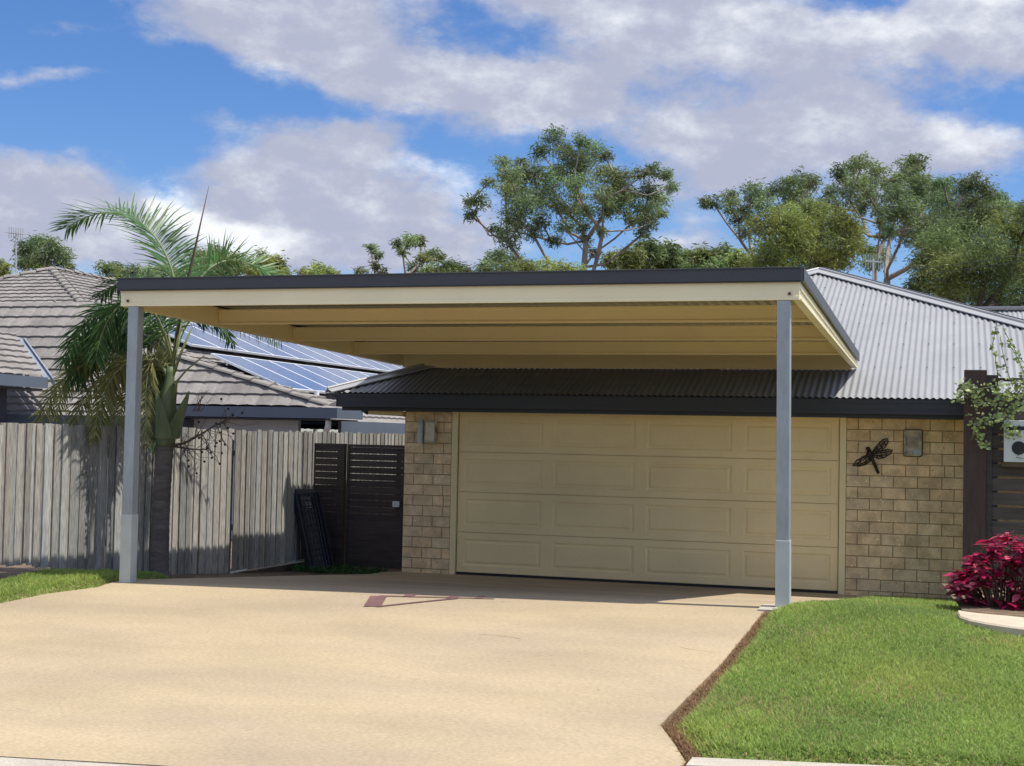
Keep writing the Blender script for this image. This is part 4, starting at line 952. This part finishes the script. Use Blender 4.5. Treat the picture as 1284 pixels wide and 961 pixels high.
# solar panels
cp_, sp_2 = math.cos(math.atan(TT)), math.sin(math.atan(TT)); Uy = Vector((0, 1, 0)); Vu = Vector((-cp_, 0, sp_2)); Nn = Vector((sp_2, 0, cp_))
def solar(y, xb, pw=1.07, ph=1.62):
    # standing tilted parallel above the tiles; xb = x of lower edge
    zb_ = Szf(xb)+.15; O = Vector((xb, y, zb_)); P = lambda u, v, n: O+Uy*u+Vu*v+Nn*n
    f = MB(); w = .035
    def slab(u0, u1, v0, v1, n0, n1, mb): mb.hexa([P(u0, v0, n0), P(u1, v0, n0), P(u1, v1, n0), P(u0, v1, n0), P(u0, v0, n1), P(u1, v0, n1), P(u1, v1, n1), P(u0, v1, n1)])
    slab(0, pw, 0, w, 0, .04, f); slab(0, pw, ph-w, ph, 0, .04, f); slab(0, w, w+.001, ph-w-.001, 0, .04, f); slab(pw-w, pw, w+.001, ph-w-.001, 0, .04, f)
    fo = mesh_obj('solar_panel', f, 'panel_frame', nb)
    me = bpy.data.meshes.new('cells'); off = parent_world(fo)
    vs = [P(w, w, .034), P(pw-w, w, .034), P(pw-w, ph-w, .034), P(w, ph-w, .034)]; me.from_pydata([tuple(v-off) for v in vs], [], [(0, 1, 2, 3)])
    uvl = me.uv_layers.new(name='UV'); U4 = [(0, 0), (pw-2*w, 0), (pw-2*w, ph-2*w), (0, ph-2*w)]
    for i, l in enumerate(me.loops): uvl.data[i].uv = U4[l.vertex_index]
    me.materials.append(MT['solar']); co_ = bpy.data.objects.new('solar_cells', me); link(co_, fo)
for i in range(10): solar(4.80+i*1.075, -4.88)
for i in range(13): solar(4.80+i*1.075, -6.76)
rlx = MB()
for xb in (-5.2, -6.1, -7.1, -8.0):
    z = Szf(xb)+.09; rlx.box((xb-.02, 4.9, z), (xb+.02, 19, z+.05))
mesh_obj('mounting_rail', rlx, 'panel_frame', nb)
m = MB(); p = Vector(atX(397, 490, -4.8)); m.tube([p, p+Vector((0, 0, -.42))], .05, 10); mesh_obj('vent_pipe', m, 'white', nb)

# antennas
def antenna(px, py, D, hgt, wd_, label, base_py):
    top = Vector(atD(px, py, D)); bot = Vector(atD(px, base_py, D)); r = thing('tv_antenna', bot, label, 'antenna')
    m = MB(); m.tube([bot, top+Vector((0, 0, .05))], .022 if D < 35 else .03, 6); mesh_obj('mast', m, 'antenna', r)
    m = MB(); s = Vector(Rt.tolist()); f_ = Vector((-.2, .9, 0)).normalized(); a = top
    m.tube([a-s*wd_*.6-f_*.1, a+s*wd_*.6+f_*.1], .014, 5)
    for k in range(7):
        q = a+(s*wd_*.6+f_*.1)*(k/3-1); m.tube([q-f_*.25-Vector((0, 0, .02)), q+f_*.25+Vector((0, 0, .02))], .008, 4); m.tube([q-Vector((0, 0, .14)), q+Vector((0, 0, .14))], .008, 4)
    mesh_obj('element', m, 'antenna', r)
    return r
antenna(20, 293, 33.5, 1, .20, 'tv antenna on a thin mast above the tiled roof at far left', 341)
antenna(1095, 328, 30, 1, .30, 'small tv antenna behind the grey corrugated hip roof', 372)

# ------------------------------------------------------------------ trees
def tree(name, label, D, base_px, blobs, leafm, barkm, seed, dens=1.7, leaf=(.15, .33), lw=.20, group=None, spread=1.0, trunk_r=.22, droop=1.2, fork=None, tones=(.55, 1.45), hue=.12, twigs=True):
    leaf = (leaf[0]*.8*D/58, leaf[1]*.8*D/58); r = np.random.default_rng(seed); foot = atD(base_px[0], base_px[1], D); foot[2] = 0.0
    root = thing(name, tuple(foot), label, 'tree', group)
    k = D/FPX
    pts = []; rad = []
    for (px, py, rp) in blobs:
        dd = D*(1+r.uniform(-.055, .055)*spread); pts.append(atD(px, py, dd)); rad.append(rp*k)
    pts = np.array(pts); rad = np.array(rad)
    # limbs: every clump joins the nearest node nearer the trunk
    fk = np.array(atD(*(fork or (base_px[0], base_px[1]-20)), D)); nodes = [np.array(foot), fk]; par = [-1, 0]; plen = [0, np.linalg.norm(fk-foot)]
    order = np.argsort(np.linalg.norm(pts-fk, axis=1)); tip_of = {}
    for i in order:
        c = pts[i]-np.array([0, 0, rad[i]*.35]); best = None
        for j in range(1, len(nodes)):
            v = c-nodes[j]; d = np.linalg.norm(v); pen = 1.0 if v[2] > -.2 else 2.2
            cost = d*pen+.45*plen[j]
            if best is None or cost < best[0]: best = (cost, j, d)
        j = best[1]; d = best[2]; prev = j; n_ = max(1, int(d/(rad[i]*1.3+.4)))
        for s in range(1, n_+1):
            q = nodes[j]+(c-nodes[j])*s/n_
            if s < n_: q = q+r.normal(0, .07*d/n_+.05, 3)+np.array([0, 0, -.10*d*math.sin(math.pi*s/n_)])
            nodes.append(q); par.append(prev); plen.append(plen[prev]+d/n_); prev = len(nodes)-1
        tip_of[i] = prev
    cnt = np.zeros(len(nodes))
    for i in tip_of:
        q = tip_of[i]
        while q >= 0: cnt[q] += rad[i]; q = par[q]
    tot = max(cnt[0], 1e-6); R = trunk_r*.62*np.power(np.maximum(cnt, 0)/tot, .62)+.016
    lm = MB(); kids = {}
    for a in range(1, len(nodes)):
        p = par[a]; lm.tube([nodes[p], nodes[a]], [min(R[p], R[a]*1.25), R[a]], 6 if R[a] > .06 else 5, cap=False)
    if twigs:
        for i in range(len(pts)):
            c = pts[i]
            for _ in range(7):
                u = r.normal(0, 1, 3); u /= np.linalg.norm(u); u[2] = abs(u[2])*.7; q = c+u*rad[i]*.8; s_ = nodes[tip_of[i]]
                lm.tube([s_, (s_+q)/2+r.normal(0, .08, 3), q], [.022, .014, .006], 4, cap=False)
    mesh_obj('trunk', lm, barkm, root, smooth=True)
    Vs = []; Ts = []
    for i in range(len(pts)):
        rp = blobs[i][2]; n = int(rp*rp*dens*2.0*D/55)+60; nc = max(6, int(rp*1.5)); c = pts[i]; R_ = rad[i]
        u = r.normal(0, 1, (nc, 3)); u /= np.linalg.norm(u, axis=1)[:, None]; rr = r.uniform(.25, 1.0, nc)[:, None]**.6
        cc = c+u*rr*R_*np.array([1.08, 1.08, .9]); tn = r.uniform(tones[0], tones[1]); ct = tn*r.uniform(.75, 1.25, nc); ch = r.uniform(-hue, hue)
        w = r.integers(0, nc, n); g_ = r.normal(0, 1, (n, 3))*R_*np.array([.31, .31, .25]); p = cc[w]+g_
        a = r.uniform(0, 2*np.pi, n); el = r.uniform(-droop, .4, n); d = np.stack([np.cos(a)*np.cos(el), np.sin(a)*np.cos(el), np.sin(el)], 1)
        L = r.uniform(leaf[0], leaf[1], n)[:, None]; q = r.normal(0, 1, (n, 3)); s = np.cross(d, q); s /= np.linalg.norm(s, axis=1)[:, None]; wd = L*lw
        V = np.stack([p-s*wd*.15, p+d*L*.45-s*wd*.5, p+d*L, p+d*L*.45+s*wd*.5], 1); Vs.append(V.reshape(-1, 3))
        t = (ct[w]*r.uniform(.7, 1.3, n)); Ts.append(np.repeat(np.stack([t*(1+ch), t, t*(1-ch)], 1), 4, 0))
    V = np.concatenate(Vs); T = np.concatenate(Ts); F = np.arange(len(V)).reshape(-1, 4)
    np_obj('crown', V, F, leafm, root, tone=T); return root
G = 'trees behind the houses'
B1 = [(695,172,13),(679,188,13),(729,174,10),(743,190,16),(719,203,19),(729,216,20),(760,195,9),(705,185,9),(629,203,10),(637,217,12),(613,227,8),(647,222,14),(671,217,17),(692,232,18),(647,240,16),(634,240,12),(658,256,18),(676,248,14),(650,269,17),(600,252,12),(586,254,8),(592,268,8),(637,299,14),(647,286,14),(623,288,8),(713,264,13),(698,256,14),(724,246,12),(735,262,12),(761,217,13),(769,238,20),(756,246,14),(780,219,13),(777,251,18),(761,259,14),(790,243,12),(806,217,9),(819,214,11),(835,217,9),(841,232,8),(814,238,14),(825,251,14),(809,259,14),(814,278,13),(796,272,14),(826,270,9),(806,291,8),(729,280,11),(708,283,10),(692,299,10),(735,299,8),(745,315,8),(756,288,7),(680,277,12),(668,290,10),(722,228,12),(700,215,12),(655,205,9)]
tree('eucalyptus_tree', 'tallest open-crowned gum tree standing alone behind the middle of the carport roof', 58, (722, 420), B1, 'gum_blue', 'bark', 1, dens=1.55, fork=(726, 372), trunk_r=.30, group=G)
B2 = [(883,253,8),(896,254,9),(913,246,11),(919,259,11),(943,238,14),(946,250,11),(926,276,7),(939,289,11),(959,259,12),(976,236,12),(1002,229,14),(1018,229,12),(992,243,13),(1005,249,13),(990,225,9),(938,272,11),(962,243,10),(930,262,8),(975,262,12)]
tree('eucalyptus_tree', 'gum with long bare leaning limb reaching left, at the left end of the right-hand group', 60, (960, 420), B2, 'gum_blue', 'bark', 2, dens=1.5, fork=(950, 330), trunk_r=.18, group=G)
B3 = [(959,279,17),(985,276,20),(1009,269,20),(1032,279,22),(1058,276,17),(1065,289,18),(972,302,22),(1002,303,24),(1032,305,24),(1058,312,20),(959,322,20),(992,326,22),(1025,324,22),(1045,332,18),(940,330,12),(1072,303,12),(1000,285,18),(1020,262,14)]
tree('eucalyptus_tree', 'dense olive-green rounded tree low in front of the right-hand gums, left of the antenna', 48, (1010, 430), B3, 'olive', 'darkbark', 3, dens=2.3, trunk_r=.2, group=G, fork=(1010, 360), hue=.08)
B4 = [(1042,239,11),(1058,226,11),(1071,210,13),(1081,203,10),(1098,213,12),(1075,229,13),(1091,229,13),(1065,246,13),(1091,249,11),(1101,262,9),(1078,262,9),(1088,240,9),(1050,215,9),(1038,256,13),(1051,259,11),(1104,279,7),(1088,312,11),(1104,319,14),(1091,328,13),(1110,295,8)]
tree('eucalyptus_tree', 'thin upright gum with sparse crown in the gap between the right-hand trees', 63, (1095, 420), B4, 'gum_blue', 'bark', 4, dens=1.45, fork=(1097, 335), trunk_r=.16, group=G)
B5 = [(1137,206,12),(1150,203,12),(1144,216,13),(1117,229,13),(1124,246,18),(1144,236,16),(1157,229,13),(1117,266,14),(1137,266,16),(1157,256,20),(1177,239,16),(1183,229,12),(1190,253,20),(1144,289,20),(1117,289,11),(1164,276,18),(1174,300,16)]
tree('eucalyptus_tree', 'tall blue-green gum with two rounded heads at the top of the right-hand group', 57, (1120, 420), B5, 'gum_blue', 'bark', 5, dens=1.9, fork=(1112, 350), trunk_r=.2, group=G)
B6 = [(1216,249,16),(1223,229,13),(1210,233,12),(1240,239,11),(1253,249,11),(1230,266,22),(1256,262,13),(1190,279,22),(1210,276,22),(1170,295,22)]
tree('eucalyptus_tree', 'gum with arched crown top rising behind the dense dark tree at far right', 54, (1200, 430), B6, 'gum_blue', 'bark', 6, dens=1.9, fork=(1200, 350), trunk_r=.2, group=G)
B7 = [(1180,300,22),(1205,288,22),(1240,279,22),(1263,279,18),(1279,289,20),(1210,305,26),(1236,305,26),(1263,312,26),(1183,319,26),(1164,325,22),(1183,345,26),(1210,338,26),(1236,338,26),(1266,338,26),(1157,352,18),(1190,365,22),(1223,368,24),(1256,368,26),(1290,330,26),(1310,300,24),(1320,345,28),(1290,370,26),(1144,362,12),(1300,270,18)]
tree('eucalyptus_tree', 'broad dense dark green tree filling the right edge above the corrugated roof', 44, (1235, 440), B7, 'gum', 'darkbark', 7, dens=2.3, trunk_r=.25, group=G, tones=(.4, 1.3), fork=(1225, 395))
B8 = [(1276,262,10),(1283,275,10),(1296,255,12),(1310,240,14)]
tree('eucalyptus_tree', 'sparse gum top at the extreme right edge of the picture', 66, (1300, 430), B8, 'gum_blue', 'bark', 8, dens=1.6, fork=(1298, 330), trunk_r=.15, group=G)
B9 = [(770,327,13),(790,322,14),(812,316,16),(835,318,16),(795,338,16),(825,336,18),(850,338,16)]
tree('eucalyptus_tree', 'low bushy tree just right of the tallest gum, seen over the carport roof', 78, (810, 430), B9, 'gum', 'darkbark', 9, dens=1.5, fork=(810, 380), trunk_r=.2, group=G, leaf=(.28, .45))
B10 = [(862,325,15),(882,322,13),(905,321,14),(925,326,12),(870,340,16),(895,340,16),(920,340,16),(942,335,10)]
tree('eucalyptus_tree', 'low bushy tree at the left foot of the right-hand gum group', 80, (895, 430), B10, 'gum', 'darkbark', 10, dens=1.5, fork=(895, 380), trunk_r=.2, group=G, leaf=(.28, .45))
B11 = [(610,333,10),(622,325,13),(640,328,14),(604,343,10),(630,342,14),(655,345,12)]
tree('eucalyptus_tree', 'blue-green bushy tree at the left foot of the tallest gum', 70, (630, 430), B11, 'gum_blue', 'darkbark', 11, dens=1.7, fork=(630, 380), trunk_r=.15, group=G)
B12 = [(662,337,12),(685,335,13),(705,339,13),(722,343,12),(700,347,14),(672,347,13)]
tree('eucalyptus_tree', 'low yellow-green mound of foliage directly under the tallest gum', 52, (695, 430), B12, 'olive', 'darkbark', 12, dens=1.9, fork=(695, 385), trunk_r=.15, group=G, hue=.06)
B13 = [(560,337,13),(575,341,13),(545,342,10),(585,345,9),(555,347,12)]
tree('eucalyptus_tree', 'small dark round-topped tree between the thin gum and the blue-green bush', 66, (563, 430), B13, 'gum', 'darkbark', 13, dens=2.2, fork=(563, 385), trunk_r=.15, group=G, tones=(.35, .8))
B14 = [(499,305,7),(513,300,9),(526,302,8),(542,318,9),(530,325,9),(505,316,6),(552,322,7),(522,337,9),(540,338,9)]
tree('eucalyptus_tree', 'thin open gum with small tufts left of centre above the carport roof', 72, (515, 430), B14, 'gum', 'bark', 14, dens=1.6, fork=(512, 360), trunk_r=.14, group=G)
B15 = [(465,312,7),(473,320,6),(470,333,6),(452,343,8),(478,341,6)]
tree('eucalyptus_tree', 'smallest wispy sapling top, left of the thin open gum', 74, (470, 430), B15, 'gum_blue', 'bark', 15, dens=1.7, fork=(470, 370), trunk_r=.10, group=G)
B16 = [(383,344,9),(398,340,11),(414,344,9),(398,350,12)]
tree('eucalyptus_tree', 'small dark treetop just showing over the carport roof between sapling and palm', 80, (398, 430), B16, 'olive', 'darkbark', 16, dens=1.8, fork=(398, 385), trunk_r=.15, group=G)
B17 = [(318,335,13),(330,326,12),(345,333,13),(335,345,14),(355,345,10)]
tree('eucalyptus_tree', 'rounded yellow-green treetop right of the palm fronds', 72, (333, 430), B17, 'olive', 'darkbark', 17, dens=2.0, fork=(333, 385), trunk_r=.15, group=G)
B18 = [(250,322,12),(268,318,13),(285,324,12),(258,338,14),(280,340,14),(300,334,11),(243,340,12)]
tree('eucalyptus_tree', 'bushy tree behind the palm spear leaf', 70, (270, 430), B18, 'gum', 'darkbark', 18, dens=1.9, fork=(270, 385), trunk_r=.15, group=G)
B19 = [(132,338,10),(148,335,10),(165,342,11),(185,345,12),(205,342,12),(150,348,12),(225,345,10)]
tree('eucalyptus_tree', 'low pale treetop behind the large arching palm frond', 72, (160, 430), B19, 'gum', 'darkbark', 19, dens=1.7, fork=(160, 385), trunk_r=.15, group=G)
B20 = [(32,309,11),(48,304,12),(64,308,11),(78,318,10),(40,320,13),(60,322,12),(80,330,8),(88,334,5),(30,328,12),(50,332,12)]
tree('eucalyptus_tree', 'rounded grey-green gum behind the tv antenna over the tiled roof', 64, (52, 430), B20, 'gum_blue', 'bark', 20, dens=1.9, fork=(52, 375), trunk_r=.16, group=G)
B21 = [(0,334,9),(8,338,8),(-14,330,14),(-10,344,12),(6,345,8)]
tree('eucalyptus_tree', 'dark treetop cut by the left edge of the picture', 66, (-5, 430), B21, 'gum', 'darkbark', 21, dens=2.0, fork=(-5, 380), trunk_r=.15, group=G)

# power lines at right
for (a_, b_), lb in ((((1150, 337.5), (1300, 311)), 'upper of the two thin overhead wires in front of the dense tree at right'), (((1160, 344), (1300, 318)), 'lower of the two thin overhead wires in front of the dense tree at right')):
    A = Vector(atD(*a_, 38)); B = Vector(atD(*b_, 34)); d = B-A; A = A-d*.02; B = B+d*1.2; P = [A.lerp(B, i/12)-Vector((0, 0, .12*math.sin(math.pi*i/12))) for i in range(13)]
    m = MB(); m.tube(P, .008, 5); tag(mesh_obj('overhead_wire', m, 'cable'), lb, 'wire', 'overhead wires')

# ------------------------------------------------------------------ sky and sun
w = bpy.data.worlds.new('World'); sc.world = w; w.use_nodes = True; nt = w.node_tree; L = nt.links
bg = nt.nodes['Background']; sky = N(nt, 'ShaderNodeTexSky'); sky.sky_type = 'NISHITA'; sky.sun_disc = False
SUN_EL = math.radians(65.0); SUN_AZ = math.radians(90.5)   # azimuth clockwise from +Y
sky.sun_elevation = SUN_EL; sky.sun_rotation = SUN_AZ; sky.air_density = 1.0; sky.dust_density = .4; sky.ozone_density = 2.2; sky.altitude = 20
tc = N(nt, 'ShaderNodeTexCoord'); sep = N(nt, 'ShaderNodeSeparateXYZ'); L.new(tc.outputs['Generated'], sep.inputs[0])
def mth(op, a, b=None, c=None):
    n = N(nt, 'ShaderNodeMath', operation=op)
    for i, v in enumerate((a, b, c)):
        if v is None: continue
        if isinstance(v, (int, float)): n.inputs[i].default_value = v
        else: L.new(v, n.inputs[i])
    return n.outputs[0]
X, Y, Z = sep.outputs[0], sep.outputs[1], sep.outputs[2]
az = mth('MULTIPLY', mth('ARCTAN2', X, Y), 57.29578); el = mth('MULTIPLY', mth('ARCSINE', Z), 57.29578)
# organic warp of the two angles
comb = N(nt, 'ShaderNodeCombineXYZ'); L.new(mth('MULTIPLY', az, .11), comb.inputs[0]); L.new(mth('MULTIPLY', el, .20), comb.inputs[1])
def wnoise(scale, det, rough=.55, off=0):
    mp = N(nt, 'ShaderNodeVectorMath', operation='ADD'); mp.inputs[1].default_value = (off, off*.7, off*.3); L.new(comb.outputs[0], mp.inputs[0])
    n = N(nt, 'ShaderNodeTexNoise'); n.inputs['Scale'].default_value = scale; n.inputs['Detail'].default_value = det; n.inputs['Roughness'].default_value = rough; L.new(mp.outputs[0], n.inputs['Vector']); return n.outputs[0]
azw = mth('ADD', az, mth('MULTIPLY', mth('SUBTRACT', wnoise(1.3, 5, .6), .5), 5.0)); elw = mth('ADD', el, mth('MULTIPLY', mth('SUBTRACT', wnoise(1.5, 5, .6, 9), .5), 3.2))
def ae(px, py): d = ray(px, py); d = d/np.linalg.norm(d); return math.degrees(math.atan2(d[0], d[1])), math.degrees(math.asin(d[2]))
def blob(px, py, rx, ry, amp, tilt=0, sharp=1.0, u=azw, v=elw):
    a0, e0 = ae(px, py); k = 57.3/FPX; c_, s_ = math.cos(math.radians(tilt)), math.sin(math.radians(tilt))
    dx = mth('SUBTRACT', u, a0); dy = mth('SUBTRACT', v, e0)
    p = mth('ADD', mth('MULTIPLY', dx, c_/(rx*k)), mth('MULTIPLY', dy, s_/(rx*k))); q = mth('ADD', mth('MULTIPLY', dx, -s_/(ry*k)), mth('MULTIPLY', dy, c_/(ry*k)))
    d2 = mth('ADD', mth('MULTIPLY', p, p), mth('MULTIPLY', q, q)); return mth('MULTIPLY', mth('EXPONENT', mth('MULTIPLY', d2, -sharp)), amp)
def total(bl):
    t = None
    for b_ in bl: o_ = blob(*b_[:5], **(b_[5] if len(b_) > 5 else {})); t = o_ if t is None else mth('ADD', t, o_)
    return t
dens = total([(330, 30, 170, 55, .9, dict(tilt=-12)), (520, 85, 200, 50, .95, dict(tilt=-8)), (700, 110, 130, 36, .75), (620, -10, 330, 45, .7), (860, 40, 190, 48, .85, dict(tilt=-12)), (1080, 45, 240, 50, .95), (1250, 30, 130, 60, .9),
              (900, 170, 190, 50, .85), (1060, 170, 150, 50, .8), (1230, 195, 110, 34, .85), (880, 250, 110, 40, .5), (60, 95, 120, 16, .55, dict(tilt=4)), (60, 30, 160, 14, .35),
              (40, 205, 100, 38, .75), (120, 275, 130, 50, .8), (30, 290, 130, 55, .85), (330, 240, 110, 60, .85), (430, 185, 80, 28, .7), (480, 260, 150, 60, .95), (560, 320, 130, 40, .8), (240, 320, 200, 40, .7),
              (840, 300, 100, 26, .75), (930, 330, 160, 26, .5), (1110, 260, 60, 40, .5), (300, 170, 60, 20, .25)])
fbm = wnoise(2.0, 7, .62, 4); dd_ = mth('ADD', dens, mth('MULTIPLY', mth('SUBTRACT', fbm, .5), 1.9))
mr = N(nt, 'ShaderNodeMapRange', interpolation_type='SMOOTHSTEP'); mr.inputs[1].default_value = .28; mr.inputs[2].default_value = .98; L.new(dd_, mr.inputs[0]); mask1 = mr.outputs[0]
# unseen clouds added round the rest of the sky, brightened to fill the shade
fill_clouds = wnoise(.55, 4, .6, 20); mr2 = N(nt, 'ShaderNodeMapRange', interpolation_type='SMOOTHSTEP'); mr2.inputs[1].default_value = .44; mr2.inputs[2].default_value = .60; L.new(fill_clouds, mr2.inputs[0])
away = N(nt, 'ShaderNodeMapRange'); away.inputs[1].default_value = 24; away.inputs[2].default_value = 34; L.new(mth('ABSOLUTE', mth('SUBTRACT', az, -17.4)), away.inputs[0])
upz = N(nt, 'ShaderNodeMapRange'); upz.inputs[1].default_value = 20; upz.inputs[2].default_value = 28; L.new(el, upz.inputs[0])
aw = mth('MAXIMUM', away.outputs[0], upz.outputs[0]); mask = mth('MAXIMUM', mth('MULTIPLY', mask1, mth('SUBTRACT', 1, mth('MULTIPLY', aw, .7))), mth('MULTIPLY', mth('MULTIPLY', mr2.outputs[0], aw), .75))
# brighter sunlit cumulus heads
hl = total([(205, 250, 34, 30, 1.0), (250, 290, 60, 26, 1.1, dict(tilt=-25)), (320, 305, 40, 18, .8), (575, 215, 42, 24, .9), (600, 250, 30, 30, .7), (500, 210, 60, 14, .5), (1240, 185, 80, 22, .5), (1100, 30, 260, 30, .45), (560, 100, 160, 24, .3), (830, 295, 60, 14, .6), (670, 290, 30, 30, .5)])
hl2 = mth('ADD', hl, mth('MULTIPLY', mth('SUBTRACT', wnoise(3.2, 6, .62, 2), .48), 2.4)); mr3 = N(nt, 'ShaderNodeMapRange', interpolation_type='SMOOTHSTEP'); mr3.inputs[1].default_value = -.15; mr3.inputs[2].default_value = 1.35; L.new(hl2, mr3.inputs[0])
cc = N(nt, 'ShaderNodeMix', data_type='RGBA'); L.new(mr3.outputs[0], cc.inputs[0]); cc.inputs[6].default_value = (2.15, 2.3, 2.95, 1); cc.inputs[7].default_value = (4.8, 4.95, 5.1, 1)
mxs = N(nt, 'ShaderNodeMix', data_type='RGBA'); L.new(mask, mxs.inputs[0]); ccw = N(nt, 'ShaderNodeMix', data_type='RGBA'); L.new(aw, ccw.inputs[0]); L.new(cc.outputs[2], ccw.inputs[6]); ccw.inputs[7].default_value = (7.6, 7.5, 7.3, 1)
sat = N(nt, 'ShaderNodeHueSaturation'); sat.inputs['Saturation'].default_value = 1.22; L.new(sky.outputs[0], sat.inputs['Color'])
tint = N(nt, 'ShaderNodeMix', data_type='RGBA', blend_type='MULTIPLY'); tint.inputs[0].default_value = 1; L.new(sat.outputs[0], tint.inputs[6]); tint.inputs[7].default_value = (.46, .51, .64, 1)
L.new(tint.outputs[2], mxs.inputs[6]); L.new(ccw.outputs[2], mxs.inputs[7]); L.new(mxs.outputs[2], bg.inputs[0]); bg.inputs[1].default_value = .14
sun = bpy.data.lights.new('sun', 'SUN'); sun.energy = 3.6; sun.angle = math.radians(.55); sun.color = (1, .93, .82)
so = bpy.data.objects.new('sun', sun); COL.objects.link(so); so.location = (0, 0, 30)
dv = Vector((math.sin(SUN_AZ)*math.cos(SUN_EL), math.cos(SUN_AZ)*math.cos(SUN_EL), math.sin(SUN_EL)))
so.rotation_euler = dv.to_track_quat('Z', 'Y').to_euler()
vs_ = sc.view_settings; vs_.view_transform = 'Standard'; vs_.look = 'None'; vs_.gamma = 1; vs_.exposure = .62
sc.cycles.max_bounces = 6; sc.cycles.diffuse_bounces = 4; sc.cycles.glossy_bounces = 3; sc.cycles.transmission_bounces = 4; sc.cycles.use_denoising = True
